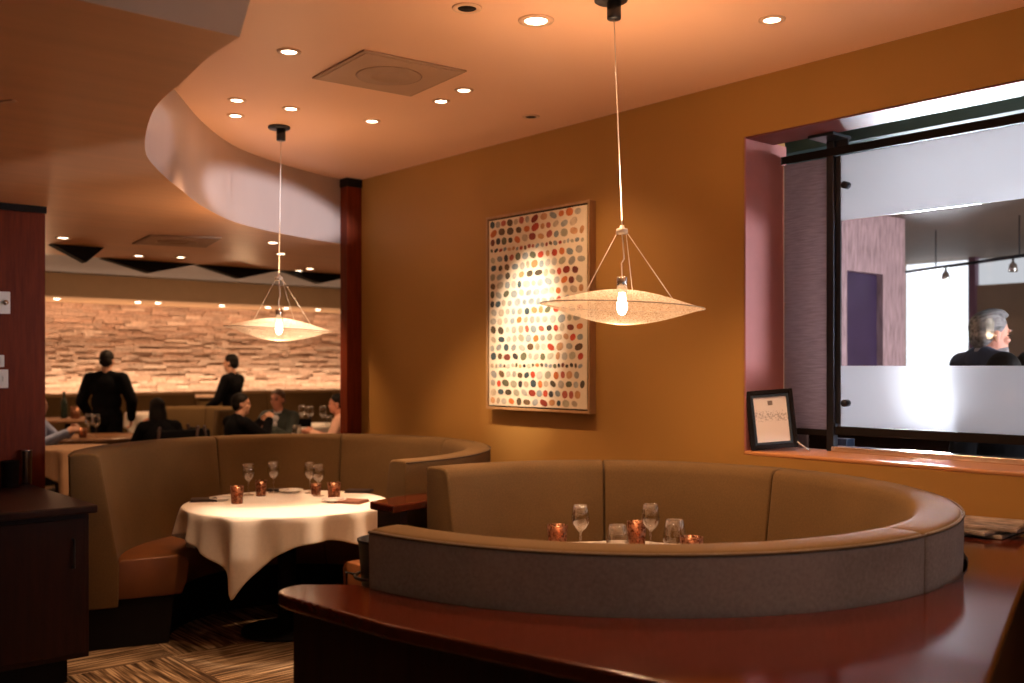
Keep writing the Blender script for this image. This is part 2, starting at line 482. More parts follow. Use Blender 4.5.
# ------------------------------------------------------------------ the bar room beyond the glass
struct(obj('wall_bar_end', bx((4.56, 6.95, 0), (13, 7.0, 3.2)), M['barwall']))
struct(obj('ceiling_bar', bx((4.56, -6, 2.92), (13, 6.95, 3.02)), M['barceil']))
def yat(x, px):  # y on plane x for column px
    return on_x(px, 366, x).y
BX = 12.2
y905, y970, y978 = yat(BX, 906), yat(BX, 970), yat(BX, 977)
bm = bmesh.new()
box(bm, (BX, y905 + .02, 0), (BX + .15, 6.95, 2.92)); box(bm, (BX, -6, 0), (BX + .15, y978, 2.58))
box(bm, (BX, y978, 0), (BX + .15, y905 + .02, .9))
struct(obj('wall_bar_far', bm, M['barwall']))
struct(obj('window_1', bx((BX + .05, y970, .9), (BX + .08, y905 + .02, 2.90)), M['daylight']))
struct(obj('wall_bar_lit_band', bx((BX + .05, -6, 2.58), (BX + .08, y978, 2.90)), M['wallglow']))  # lit white top band of the far wall, given its own glow
struct(obj('trim_8', bx((BX - .05, y978, .9), (BX + .1, y970, 2.92)), mat('mauve_frame', (.2, .1, .16), .5)))
# curtain wall with the violet doorway, facing the camera side
xa, xb = on_y(836, 366, 4.5).x - .6, on_y(905, 366, 4.5).x
dx0, dx1 = on_y(847, 366, 4.5).x, on_y(883, 366, 4.5).x
bm = bmesh.new()
box(bm, (xa, 4.5, 0), (dx0, 4.62, 2.92)); box(bm, (dx1, 4.5, 0), (xb, 4.62, 2.92)); box(bm, (dx0, 4.5, 2.40), (dx1, 4.62, 2.92))
struct(obj('wall_bar_curtained', bm, M['drape']))
struct(obj('door_1', bx((dx0, 4.56, 0), (dx1, 4.60, 2.40)), M['violet']))
# teal dropped beam seen through the gap over the glass
struct(obj('beam_8', bx((4.75, -3, 2.772), (5.25, 3.4, 2.919)), M['teal']))
struct(obj('beam_9', bx((5.6, -3, 2.82), (7.0, 4.4, 2.919)), M['paleteal']))

# ------------------------------------------------------------------ glass screen hung in the opening
GX = 4.53
ORG = Vector((GX, 2.77, OZ0))
scr = thing('glass_screen', 'steel framed glass screen with frosted bands standing in the wall opening', 'glass screen', ORG)
def S(name, lo, hi, m, parent=scr, bevel=0.):
    return obj(name, bx(Vector(lo) - ORG, Vector(hi) - ORG), m, parent, bevel=bevel)
yp0, yp1 = on_x(836, 366, GX).y, on_x(828.5, 366, GX).y
yg = on_x(843, 366, GX).y
ye = OY1 - .012
S('post', (GX - .02, yp0, OZ0 + .001), (GX + .018, yp1, OZ1 - .024), M['steel'], bevel=.003)
S('post_flange', (GX - .14, yp0 - .07, OZ1 - .024), (GX + .025, yp1 + .03, OZ1 - .0095), M['steel'], bevel=.002)
S('post_plate', (GX - .002, yp0 - .068, 2.70), (GX + .006, yp0 - .001, OZ1 - .025), M['steel'])
S('post_fin', (GX - .006, yp0 - .028, 1.31), (GX + .006, yp0 - .001, 2.655), M['steel'])
S('top_rail', (GX - .026, OY0 + .02, 2.657), (GX - .0205, ye, 2.697), M['black'])
S('bottom_rail', (GX - .015, yp1 + .002, 1.245), (GX + .015, ye, 1.277), M['black'], bevel=.003)
S('bottom_rail', (GX - .015, OY0 + .02, 1.255), (GX + .015, yp0 - .002, 1.297), M['black'], bevel=.003)
S('sill_track', (GX - .05, OY0 + .02, OZ0 + .001), (GX + .028, yp0 - .002, OZ0 + .028), M['chrome'], bevel=.003)
S('side_panel', (GX - .005, yp1 + .002, 1.278), (GX + .005, ye - .008, 2.656), M['frostrip'])
S('glass_edge', (GX - .006, ye - .008, 1.278), (GX + .006, ye - .002, 2.656), M['plate'])
S('frosted_band', (GX - .005, OY0 + .03, 2.33), (GX + .005, yp0 - .03, 2.655), M['frost'])
S('clear_band', (GX - .005, OY0 + .03, 1.602), (GX + .005, yp0 - .03, 2.329), M['pane'])
S('frosted_band', (GX - .005, OY0 + .03, 1.298), (GX + .005, yp0 - .03, 1.601), M['frost'])
for zz in (2.50, 1.415):
    b_ = bmesh.new(); lathe(b_, [(0, -.03), (.018, -.03), (.018, .005), (.008, .005), (.008, .03), (0, .03)], 14)
    bmesh.ops.transform(b_, matrix=Matrix.Translation(Vector((GX - .012, yg - .03, zz)) - ORG) @ Matrix.Rotation(PI / 2, 4, 'Y'), verts=b_.verts[:])
    obj('glass_clamp', b_, M['steel'], scr, True)

# ------------------------------------------------------------------ booths
OVAL = {}
def ring_pt(c, r, deg):
    """point at room angle deg on a booth ring; an oval booth is a little deeper than it is wide"""
    k = OVAL.get(c, 1.0); a = R(deg) - AWAY
    q = Matrix.Rotation(AWAY, 2) @ Vector((r * math.cos(a), k * r * math.sin(a)))
    return (c[0] + q.x, c[1] + q.y)
def ring_arc(c, r, a0, a1, n): return [ring_pt(c, r, a0 + (a1 - a0) * i / n) for i in range(n + 1)]
def find_angle(cx, cy, r, px, lo, hi):
    best = None
    for i in range(2000):
        a = lo + (hi - lo) * i / 2000
        e = abs(proj_px(ring_pt((cx, cy), r, a)) - px)
        if best is None or e < best[0]: best = (e, a)
    return best[1]
def sweep(prof, a0, a1, step=3, base=0.):
    n = max(2, int(abs(a1 - a0) / step)); bm = bmesh.new(); rings = []
    for i in range(n + 1):
        a = R(a0 + (a1 - a0) * i / n) - base
        rings.append([bm.verts.new((r * math.cos(a), r * math.sin(a), z)) for r, z in prof])
    k = len(prof)
    for p, q in zip(rings, rings[1:]):
        for i in range(k): bm.faces.new((p[i], p[(i + 1) % k], q[(i + 1) % k], q[i]))
    bm.faces.new(rings[0]); bm.faces.new(rings[-1][::-1])
    return bm
BACK = [(1.212, .24), (1.219, .9), (1.222, 1.07), (1.222, 1.092), (1.217, 1.103), (1.205, 1.109), (1.19, 1.111), (1.12, 1.112), (1.085, 1.106), (1.066, 1.09), (1.058, 1.06), (.96, .47), (.965, .24)]
SEAT = [(.985, .28), (.985, .47), (.95, .50), (.63, .505), (.595, .49), (.58, .46), (.59, .36), (.62, .28)]
def booth(name, label, c, spans, seat_span, bm_mat, outside):
    t = thing(name, label, 'booth', (c[0], c[1], 0), AWAY); t.scale = (1, OVAL.get(c, 1.0), 1)
    g = .13
    for i, (a0, a1) in enumerate(zip(spans, spans[1:])):
        bp = obj('back_panel', sweep(BACK, a0 + (g if i else 0), a1 - (g if i < len(spans) - 2 else 0), 3, AWAY), bm_mat, t, True, bevel=.012, segs=3)
        bp.data.materials.append(outside)
        for f in bp.data.polygons:
            c_ = f.center; rr = math.hypot(c_.x, c_.y)
            if c_.z < 1.10 and f.normal.x * c_.x + f.normal.y * c_.y > .5 * rr: f.material_index = 1
    pip = [(1.2205 + .0045 * math.cos(q * PI / 4), 1.1005 + .0045 * math.sin(q * PI / 4)) for q in range(8)]
    for i, (a0, a1) in enumerate(zip(spans, spans[1:])):
        pp = obj('piping', sweep(pip, a0 + (g if i else .3), a1 - (g if i < len(spans) - 2 else .3), 2, AWAY), M['piping'], None, True)
        pp.parent = [o for o in t.children if o.name.startswith('back_panel')][i]
    a0, a1 = seat_span; ns = 4
    for i in range(ns):
        b0 = a0 + (a1 - a0) * i / ns; b1 = a0 + (a1 - a0) * (i + 1) / ns
        obj('seat', sweep(SEAT, b0 + .2, b1 - .2, 3, AWAY), M['seat'], t, True, bevel=.008)
    obj('plinth', sweep([(1.12, 0), (1.12, .235), (.955, .235), (.955, .275), (.66, .275), (.69, 0)], a0 + 2, a1 - 2, 3, AWAY), M['black'], t)
    return t
CA = (2.896, 2.708); CB = (2.934, 5.471)
OVAL[CA] = 1.075
sA = [-175.5, find_angle(*CA, 1.22, 926, -110, -66), find_angle(*CA, 1.05, 770, 0, 60), find_angle(*CA, 1.05, 604, 20, 110), 93]
sB = [-89.5, find_angle(*CB, 1.05, 440, -40, 50), find_angle(*CB, 1.05, 340, 20, 110), find_angle(*CB, 1.05, 218, 60, 165), 166]
booth('booth_seating', 'round taupe booth in the foreground, ringed by the polished wooden counter', CA, sA, (-170, 92), M['boothA'], M['boothout'])
booth('booth_seating', 'round olive booth curving around the white tablecloth under the farther pendant', CB, sB, (-88, 165), M['boothA'], M['boothA'])

# wooden counters that wrap the booths
def rounded(pts, rad, n=8):
    out = []; k = len(pts)
    for i in range(k):
        p = Vector(pts[i]); r = rad.get(i, 0)
        if not r: out.append(tuple(p)); continue
        a = (Vector(pts[i - 1]) - p).normalized(); b = (Vector(pts[(i + 1) % k]) - p).normalized()
        for j in range(n + 1):
            u = j / n
            out.append(tuple((p + a * r) * (1 - u) ** 2 + p * 2 * u * (1 - u) + (p + b * r) * u * u))
    return out
RO = 1.231
ZG = .937
ct = thing('divider_counter', 'long polished mahogany counter wrapping the foreground booth', 'counter', (2.2, 1.6, 0))
off = Vector((2.2, 1.6, 0))
def L2(pts): return [(p[0] - off.x, p[1] - off.y) for p in pts]
outer = rounded([(1.372, 2.71), (1.425, 2.14), (1.675, 1.06), (1.74, .81), (3.07, 1.26), (4.19, 1.62), (4.19, 2.69)], {0: .12, 3: .12})
notch = ring_arc(CA, RO, 2, -177, 60)
obj('countertop', pr(L2(outer + notch), .90, .94), M['ledge'], ct, bevel=.012, segs=3)
ins = [(1.42, 2.62), (1.48, 2.13), (1.73, 1.08), (1.80, .90), (3.05, 1.325), (4.18, 1.69), (4.18, 1.73), (3.04, 1.365), (1.85, .97), (1.80, 1.09), (1.56, 2.14), (1.49, 2.62)]
obj('side_panel', pr(L2(ins), .0, .9), M['darkwood'], ct)
bk = [(1.49, 2.56), (1.60, 2.56), (1.60, 2.60), (1.49, 2.60)]
obj('end_panel', pr(L2(bk), .0, .9), M['darkwood'], ct)

c2 = thing('divider_counter', 'short mahogany counter filling the gap between the two booths', 'counter', (3.4, 4.1, 0))
off = Vector((3.4, 4.1, 0))
pts = rounded([(2.66, 4.15), (2.66, 3.945)], {}) + ring_arc(CA, RO, 93, 18, 30) + [(4.19, 3.06), (4.19, 5.10)] + ring_arc(CB, RO, -18, -89, 30)
obj('countertop', pr(L2(pts), .90, .94), M['ledge'], c2, bevel=.01, segs=3)
pts = [(2.74, 4.20), (2.74, 4.00), (2.78, 4.00), (2.78, 4.20)]
obj('end_panel', pr(L2(pts), 0, .9), M['darkwood'], c2)

# ------------------------------------------------------------------ tables and cloths
def cloth_mesh(Rt, half, rot, ztop, seed=1, nth=224, fold=.034, wob=11):
    rd = random.Random(seed); ph = [rd.random() * 6.28 for _ in range(4)]
    bm = bmesh.new(); rings = []
    cen = bm.verts.new((0, 0, ztop))
    for rr in (.3, .6, .85, .97): rings.append([bm.verts.new((Rt * rr * math.cos(2 * PI * i / nth), Rt * rr * math.sin(2 * PI * i / nth), ztop)) for i in range(nth)])
    NS = 16
    for s in range(NS + 1):
        ring = []
        for i in range(nth):
            th = 2 * PI * i / nth; a = th - rot
            ext = half / max(abs(math.cos(a)), abs(math.sin(a)))
            # soften the corner a touch
            drop = (ext - Rt) * s / NS
            lim = min(1, drop / .08)
            w = .75 * math.copysign(abs(math.cos(wob * a + ph[0])) ** .7, math.cos(wob * a + ph[0])) + .3 * math.cos((wob + 7) * a + ph[1]) + .25 * math.cos((wob * 2 + 3) * a + ph[2])
            rad = Rt + .006 * min(1, drop / .03) + drop * .015 + fold * w * min(1.6, drop / .14)
            corner = max(0, (ext - half) / half)
            rad += .02 * corner * min(1, drop / .3)
            zz = ztop - (drop if drop > .02 else drop * drop / .02) + (.006 if s == 0 else 0) * 0
            if s == 0: rad = Rt; zz = ztop
            ring.append(bm.verts.new((rad * math.cos(th), rad * math.sin(th), zz)))
        rings.append(ring)
    for i in range(nth): bm.faces.new((cen, rings[0][i], rings[0][(i + 1) % nth]))
    for a, b in zip(rings, rings[1:]):
        for i in range(nth):
            j = (i + 1) % nth
            bm.faces.new((a[i], b[i], b[j], a[j]))
    return bm
def table(label, c, z0, ztop, Rt, wooden=M['darkwood']):
    t = thing('dining_table', label, 'table', (c[0], c[1], z0))
    h = ztop - z0
    obj('tabletop', lt([(0, h - .04), (Rt - .01, h - .04), (Rt, h - .03), (Rt, h - .008), (Rt - .01, h), (0, h)], 48), wooden, t, True)
    obj('pedestal', lt([(0, 0), (.055, 0), (.055, h - .05), (0, h - .05)], 20), M['black'], t, True)
    obj('base_plate', lt([(0, .0), (.27, 0), (.27, .015), (.08, .035), (0, .035)], 32), M['black'], t, True)
    return t
def cloth(label, c, ztop, Rt, half, rot, seed, group=None, m=None, **k):
    bm = cloth_mesh(Rt + .006, half, rot, ztop, seed, **k)
    o = obj('tablecloth', bm, m or M['cloth'], None, True)
    so = o.modifiers.new('thick', 'SOLIDIFY'); so.thickness = .003; so.offset = 1
    o.location = (c[0], c[1], 0)
    return tag(o, label, 'tablecloth', group)
ZB = .770
PB = at(287, 366, 6.06); PB.z = 0
table('round pedestal table hidden under the white cloth in the farther booth', (PB.x, PB.y), 0, ZB - .003, .6)
ang = math.atan2(at(240, 366, 5.5).y - PB.y, at(240, 366, 5.5).x - PB.x)
cloth('white tablecloth with a long hanging corner, on the table in the farther booth', (PB.x, PB.y), ZB, .6, .745, ang + PI / 4, 4)
ZA = .794
PA = at(626, 366, 3.94); PA.z = 0
table('round pedestal table inside the foreground booth', (PA.x, PA.y), 0, ZA - .003, .64)
cloth('white tablecloth inside the foreground booth, only its far edge showing', (PA.x, PA.y), ZA, .64, .76, R(20), 9)

# ------------------------------------------------------------------ tableware
def wine_glass_mesh():
    return [(0, 0), (.036, 0), (.036, .002), (.012, .006), (.0045, .014), (.004, .085), (.010, .094), (.026, .108), (.037, .128), (.0395, .148), (.036, .175), (.030, .205), (.0290, .205), (.0350, .175), (.0382, .148), (.0355, .130), (.024, .111), (.004, .097), (0, .096)]
GP = 'glassware'
def wine_glass(p, label, s=1., group=None):
    o = obj('wine_glass', lt([(r * s, z * s) for r, z in wine_glass_mesh()], 28), M['glass'], None, True)
    o.location = p; return tag(o, label, 'wine glass', group)
def stemless(p, label, s=1.):
    o = obj('stemless_glass', lt([(r * s, z * s) for r, z in [(0, 0), (.028, 0), (.037, .012), (.045, .035), (.046, .05), (.042, .08), (.035, .118), (.0338, .118), (.0405, .08), (.0445, .05), (.0435, .036), (.035, .014), (.026, .005), (0, .005)]], 28), M['glass'], None, True)
    o.location = p; return tag(o, label, 'glass')
def votive(p, label, h=.1, r=.042):
    t = thing('votive_holder', label, 'candle holder', p)
    obj('cup', lt([(0, 0), (r * .8, 0), (r * .86, .008), (r, h), (r * .93, h), (r * .80, .014), (0, .012)], 28), M['amber'], t, True)
    obj('candle', lt([(0, .014), (r * .7, .014), (r * .72, h * .42), (0, h * .42)], 20), M['plate'], t, True)
    return t
def napkin(p, label, w, d, rz, m, tilt=0.):
    bm = bmesh.new()
    box(bm, (-w / 2, -d / 2, .000), (w / 2, d / 2, .005)); box(bm, (-w / 2 + .004, -d / 2 + .003, .006), (w / 2 - .002, d / 2 - .004, .011)); box(bm, (-w / 2 + .002, -d / 2 + .006, .012), (w / 2 - .006, d / 2 - .002, .016))
    o = obj('napkin', bm, m, None, bevel=.002); o.location = p; o.rotation_euler = (0, 0, rz)
    return tag(o, label, 'napkin')
eps = .0035
def tbz(px, py): q = onz(px, py, ZB); q.z = ZB + eps; return q
votive(tbz(237, 504), 'amber glass candle holder nearest the left edge of the farther white table', .105, .040)
votive(tbz(261, 496.5), 'amber glass candle holder between the two left wine glasses of the farther table', .10, .036)
votive(tbz(316, 495), 'dark amber candle holder behind the right pair of wine glasses on the farther table', .07, .034)
votive(tbz(334, 499), 'amber glass candle holder at the right of the farther white table', .10, .042)
wine_glass(tbz(248.5, 495.5), 'leftmost wine glass on the farther white table', .98)
wine_glass(tbz(273.5, 493), 'wine glass second from left on the farther white table', .98)
wine_glass(tbz(310, 493.5), 'wine glass left of the touching right pair on the farther white table', .98)
wine_glass(tbz(318.5, 496.5), 'rightmost wine glass on the farther white table', .98)
napkin(tbz(204, 501.5), 'black napkin at the left edge of the farther white table', .16, .12, AWAY + .25, M['napkin'])
napkin(tbz(352, 503), 'lit brown napkin lying at the front right of the farther white table', .17, .14, AWAY - .35, M['napkin_lit'])
napkin(tbz(359, 492.5), 'black napkin at the right back edge of the farther white table', .17, .12, AWAY - .1, M['napkin'])
napkin(tbz(279, 491.5), 'black napkin at the back of the farther white table', .15, .07, AWAY, M['napkin'])
def plate(p, label, r=.09, oval=1.):
    o = obj('side_plate', lt([(0, .003), (r * .55, .003), (r * .6, 0), (r * .62, .004), (r, .016), (r * .99, .020), (r * .6, .009), (0, .008)], 40), M['plate'], None, True)
    o.location = p; o.scale = (oval, 1, 1); o.rotation_euler = (0, 0, AWAY); return tag(o, label, 'plate')
plate(tbz(221, 501), 'white side plate by the black napkin on the left of the farther table', .07)
plate(tbz(334, 502.5), 'white side plate beside the lit brown napkin on the farther table', .075)
plate(tbz(291, 493), 'white side plate at the back of the farther table', .08)

def ta(px, Y): q = at(px, 366, Y); q.z = ZA + eps; return q
plate(ta(626, 4.38), 'white oval plate behind the stemless glass on the foreground booth table', .12, 1.35)
o_coaster = obj('coaster', lt([(0, 0), (.05, 0), (.052, .003), (.05, .006), (0, .006)], 32), M['napkin'], None, True)
o_coaster.location = ta(583, 4.46); tag(o_coaster, 'dark round coaster behind the left wine glass of the foreground table', 'coaster')
votive(ta(557.5, 4.42), 'short amber candle holder at the left end of the foreground table', .10, .046)
wine_glass(ta(580.5, 4.3), 'wine glass at the left of the foreground table, beside the short amber candle holder', 1.0)
stemless(ta(617.5, 4.26), 'stemless glass in the middle of the foreground table', 1.06)
votive(ta(636.5, 4.36), 'tall amber candle holder between stemless glass and wine glass on the foreground table', .125, .042)
wine_glass(ta(650.5, 4.30), 'wine glass at the right of the foreground table, behind the tall amber candle holder', 1.02)
stemless(ta(674.5, 4.36), 'stemless glass at the right of the foreground table', 1.12)
votive(ta(691.5, 4.22), 'low amber candle holder at the right end of the foreground table', .082, .05)

# black ice bucket on a bracket behind the near arm of the foreground booth
pb = at(386, 366, 3.42); pb.z = 0
b = thing('wine_bucket', 'black wine bucket on a slim stand beside the end of the foreground booth', 'wine bucket', pb)
obj('bucket', lt([(0, .76), (.070, .76), (.078, .80), (.094, 1.0), (.098, 1.005), (.098, 1.012), (.090, 1.012), (.074, .80), (0, .79)], 32), M['steel'], b, True)
bm = bmesh.new()
ring = [(.105 * math.cos(2 * PI * i / 28), .105 * math.sin(2 * PI * i / 28), .885) for i in range(29)]
tube(bm, ring, .006, 6); obj('ring', bm, M['steel'], b, True)
L = Matrix.Rotation(AWAY, 3, 'Z')
bm = bmesh.new()
tube(bm, [L @ Vector((-.10, 0, .885)), L @ Vector((-.135, .0, .895)), L @ Vector((-.135, .0, .83)), L @ Vector((-.08, 0, .80))], .006, 6)
obj('handle', bm, M['steel'], b, True)
obj('stand', lt([(0, 0), (.12, 0), (.12, .01), (.02, .03), (.014, .04), (.014, .72), (.06, .745), (.07, .759), (0, .759)], 24), M['steel'], b, True)

# ------------------------------------------------------------------ pendants
def pendant(label, px, Y, rim_py, tilt, cpx):
    p = at(px, rim_py, Y)
    t = thing('pendant_lamp', label, 'pendant lamp', (p.x, p.y, ZC))
    zr = p.z - ZC
    D = .322
    T = Matrix.Translation((0, 0, zr)) @ Matrix.Rotation(AWAY, 4, 'Z') @ Matrix.Rotation(tilt, 4, 'Y')
    def shade(sign, h):
        prof = []
        for i in range(15):
            u = i / 14; r = D * u
            prof.append((r, sign * h * max(0, math.cos(PI * u / 2)) ** 1.12))
        bm = lt(prof, 56); bmesh.ops.transform(bm, matrix=T, verts=bm.verts[:])
        return bm
    obj('upper_shade', shade(1, .066), M['net'], t, True)
    obj('lower_shade', shade(-1, .072), M['net'], t, True)
    bm = bmesh.new()
    tube(bm, [T @ Vector((D * math.cos(2 * PI * i / 64), D * math.sin(2 * PI * i / 64), 0)) for i in range(65)], .0022, 6)
    obj('rim_wire', bm, M['greyplastic'], t, True)
    zc = 2.132 - ZC
    cl = obj('collar', lt([(0, zc - .012), (.022, zc - .012), (.024, zc - .004), (.022, zc + .008), (.010, zc + .012), (.008, zc + .022), (0, zc + .022)], 20), M['wire'], t, True)
    for dx, dy, r in ((-.148, -.03, .0021), (.195, -.02, .0021), (.062, .16, .0016)):
        rr = math.hypot(dx, dy) / D
        zz = .066 * math.cos(PI * rr / 2) ** 1.12
        obj('stay_rod', tb([Matrix.Translation((0, 0, zc)) @ (Matrix.Rotation(AWAY, 3, 'Z') @ Vector((.015 * (1 if dx > 0 else -1), 0, 0))), T @ Vector((dx, dy, zz))], r, 6), M['wire'], t, True)
    Q = Matrix.Rotation(AWAY, 3, 'Z')
    obj('flex', tb([Q @ Vector(v) for v in ((.0, 0, zc - .01), (.006, 0, zc - .08), (.008, 0, zc - .11), (-.002, 0, zr + .17), (0, 0, zr + .11))], .0028, 6), M['wire'], t, True)
    sk = obj('socket', lt([(0, zr + .055), (.021, zr + .055), (.021, zr + .115), (.018, zr + .118), (0, zr + .118)], 20), M['chrome'], t, True)
    obj('bulb', lt([(0, zr - .035), (.012, zr - .030), (.021, zr - .010), (.021, zr + .010), (.014, zr + .04), (.012, zr + .054), (0, zr + .054)], 20), M['bulb'], sk, True)
    # canopy: disc and offset barrel
    o2 = Q @ Vector(((cpx - px) / F * Y, 0, 0))
    obj('canopy', lt([(0, -.016), (.060, -.016), (.066, -.012), (.066, 0), (0, 0)], 32, (o2.x - Q.col[0].x * .012, o2.y - Q.col[0].y * .012, 0)), M['steel'], t, True)
    obj('cable_barrel', lt([(0, -.085), (.026, -.085), (.028, -.08), (.028, -.016), (0, -.016)], 20, (o2.x, o2.y, 0)), M['steel'], t, True)
    obj('cable', tb([(o2.x, o2.y, -.08), (0, 0, zc + .02)], .0021, 6), M['wire'], t, True)
    return p
lampA = pendant('large woven pendant lamp hanging over the foreground booth, in front of the painting', 622, 3.94, 306.5, R(2.4), 614)
lampB = pendant('smaller-looking woven pendant lamp hanging over the farther white table', 279, 6.06, 329, R(2.8), 281)

# ------------------------------------------------------------------ ceiling fixtures
def downlight(px, py, z, r, label, on=True, lens=None, group='recessed downlights'):
    p = onz(px, py, z)
    t = thing('downlight', label, 'downlight', (p.x, p.y, z), 0, group)
    obj('trim_ring', lt([(r * .62, -.002), (r * .68, -.006), (r, -.004), (r * 1.02, 0), (r * .62, 0)], 32, close=True), M['trimring'], t, True)
    obj('lens', lt([(0, -.003), (r * .63, -.003), (r * .63, -.001), (0, -.001)], 28), (lens or M['lens']) if on else M['black'], t, True)
    return p
DL = {}
spots = [(289, 51.5, 'downlight alone to the left of the square ceiling grille', .055), (536, 20.5, 'large downlight at the top centre, just left of the front pendant cable', .075),
         (772, 19.5, 'downlight at the upper right of the main ceiling', .055), (237, 100, 'upper of the two close downlights left of the farther pendant canopy', .05),
         (235.5, 115.5, 'lower of the two close downlights left of the farther pendant canopy', .05), (291, 108.5, 'downlight just above the farther pendant canopy', .05),
         (372, 121, 'downlight nearest the top of the tall mahogany post', .05), (441, 101, 'brightest downlight below the square ceiling grille', .05), (464, 90, 'downlight just right of the square ceiling grille', .05)]
for px, py, lb, r in spots: DL[(px, py)] = downlight(px, py, ZC - .0005, r, lb)
p = downlight(467, 8, ZC - .0005, .06, 'unlit dark slot downlight at the top edge of the picture', False)
p = downlight(531, 116.5, ZC - .0005, .05, 'unlit black downlight close to the ochre wall above the painting', False)
low = [(63, 237.5, 'downlight in the low ceiling nearest the left mahogany wall'), (138.5, 255.5, 'small downlight below the left end of the low ceiling grille'), (181, 257, 'downlight below the right part of the low ceiling grille'),
       (273, 242.5, 'upper downlight beside the farther pendant cable in the low ceiling'), (281, 253.5, 'lower downlight beside the farther pendant cable in the low ceiling'),
       (299, 270.5, 'left of two downlights at the far edge of the low ceiling'), (310, 268.5, 'right of two downlights at the far edge of the low ceiling')]
for px, py, lb in low: DL[(px, py)] = downlight(px, py, ZL - .0005, .055, lb)
SZ = 2.4595
soff = [(57, 'leftmost tiny downlight under the beige soffit'), (138, 'tiny soffit downlight above the standing waiter'), (158, 'tiny soffit downlight right of the standing waiter'),
        (222, 'tiny soffit downlight above the walking waiter'), (268, 'tiny soffit downlight left of the farther pendant rods'), (286, 'tiny soffit downlight right of the farther pendant rods'), (318, 'rightmost tiny downlight under the beige soffit')]
for px, lb in soff:
    q = on_y(px, 366, 13.35); t0 = thing('downlight', lb, 'downlight', (q.x, q.y, SZ), 0, 'tiny soffit downlights')
    obj('trim_ring', lt([(.035, -.004), (.038, -.008), (.05, -.005), (.05, 0), (.035, 0)], 20, close=True), M['trimring'], t0, True)
    obj('lens', lt([(0, -.02), (.036, -.014), (.036, -.001), (0, -.001)], 18), M['lensS'], t0, True)

def grille(name, label, quad, z):
    P = [onz(px, py, z) for px, py in quad]
    cx = sum(p.x for p in P) / 4; cy = sum(p.y for p in P) / 4
    t = thing(name, label, 'ceiling grille', (cx, cy, z))
    bm = bmesh.new()
    a = [(p.x - cx, p.y - cy) for p in P]
    prism(bm, a, -.010, -.0005)
    obj('frame', bm, M['vent'], t, bevel=.003)
    pin = [(q[0] * .93, q[1] * .93) for q in a]
    bm = bmesh.new(); prism(bm, pin, -.0125, -.0102)
    obj('face_plate', bm, M['vent2'], t)
    rr = min(Vector(a[0]).length, Vector(a[1]).length) * .42
    obj('round_diffuser', lt([(0, -.016), (rr * .5, -.016), (rr * .55, -.020), (rr * .62, -.016), (rr * .93, -.015), (rr, -.0127), (0, -.0127)], 40), M['vent'], t, True)
grille('ceiling_grille', 'square grille in the main ceiling between the downlights', [(312, 77), (364, 49), (467, 70), (411, 95)], ZC)
grille('ceiling_grille', 'narrow grille in the low ceiling above the stone wall', [(132, 243), (149, 234.5), (222, 237), (206, 246.5)], ZL)
# little slot marker in low ceiling at far left
q = onz(4, 101, ZL)
o = obj('ceiling_slot', bx((-.05, -.012, -.006), (.05, .012, 0)), M['trimring'], None, bevel=.003); o.location = (q.x, q.y, ZL - .001); o.rotation_euler = (0, 0, R(-60))
tag(o, 'small pale fitting in the low ceiling at the far left', 'ceiling fitting')

# ------------------------------------------------------------------ painting
pt = thing('painting', 'tall framed painting of rows of coloured ovals on the ochre wall', 'painting', (4.199, 4.59, 1.945))
W2, H2, DP = .475, .625, .055
bm = bmesh.new()
fw = .016
for lo, hi in (((-DP, -W2, -H2), (0, -W2 + fw, H2)), ((-DP, W2 - fw, -H2), (0, W2, H2)), ((-DP, -W2 + fw, -H2), (0, W2 - fw, -H2 + fw)), ((-DP, -W2 + fw, H2 - fw), (0, W2 - fw, H2))):
    box(bm, lo, hi)
obj('frame', bm, M['canvasframe'], pt, bevel=.002)
obj('liner', bx((-DP + .016, -W2 + fw, -H2 + fw), (-.002, W2 - fw, H2 - fw)), M['black'], pt)
cw, ch = W2 - fw - .010, H2 - fw - .010
obj('canvas', bx((-DP + .006, -cw, -ch), (-DP + .015, cw, ch)), M['canvas'], pt)
rd = random.Random(21)
bm = bmesh.new(); cols = []
warmc = [(.55, .08, .04), (.62, .18, .05), (.55, .28, .12), (.30, .05, .03), (.65, .36, .18), (.45, .12, .08)]
darkc = [(.05, .05, .05), (.10, .08, .05), (.16, .10, .05), (.06, .09, .10), (.20, .06, .04), (.14, .14, .08)]
greyc = [(.42, .40, .34), (.50, .46, .38), (.36, .38, .36), (.55, .45, .32), (.45, .42, .30), (.28, .32, .32)]
NR = 21
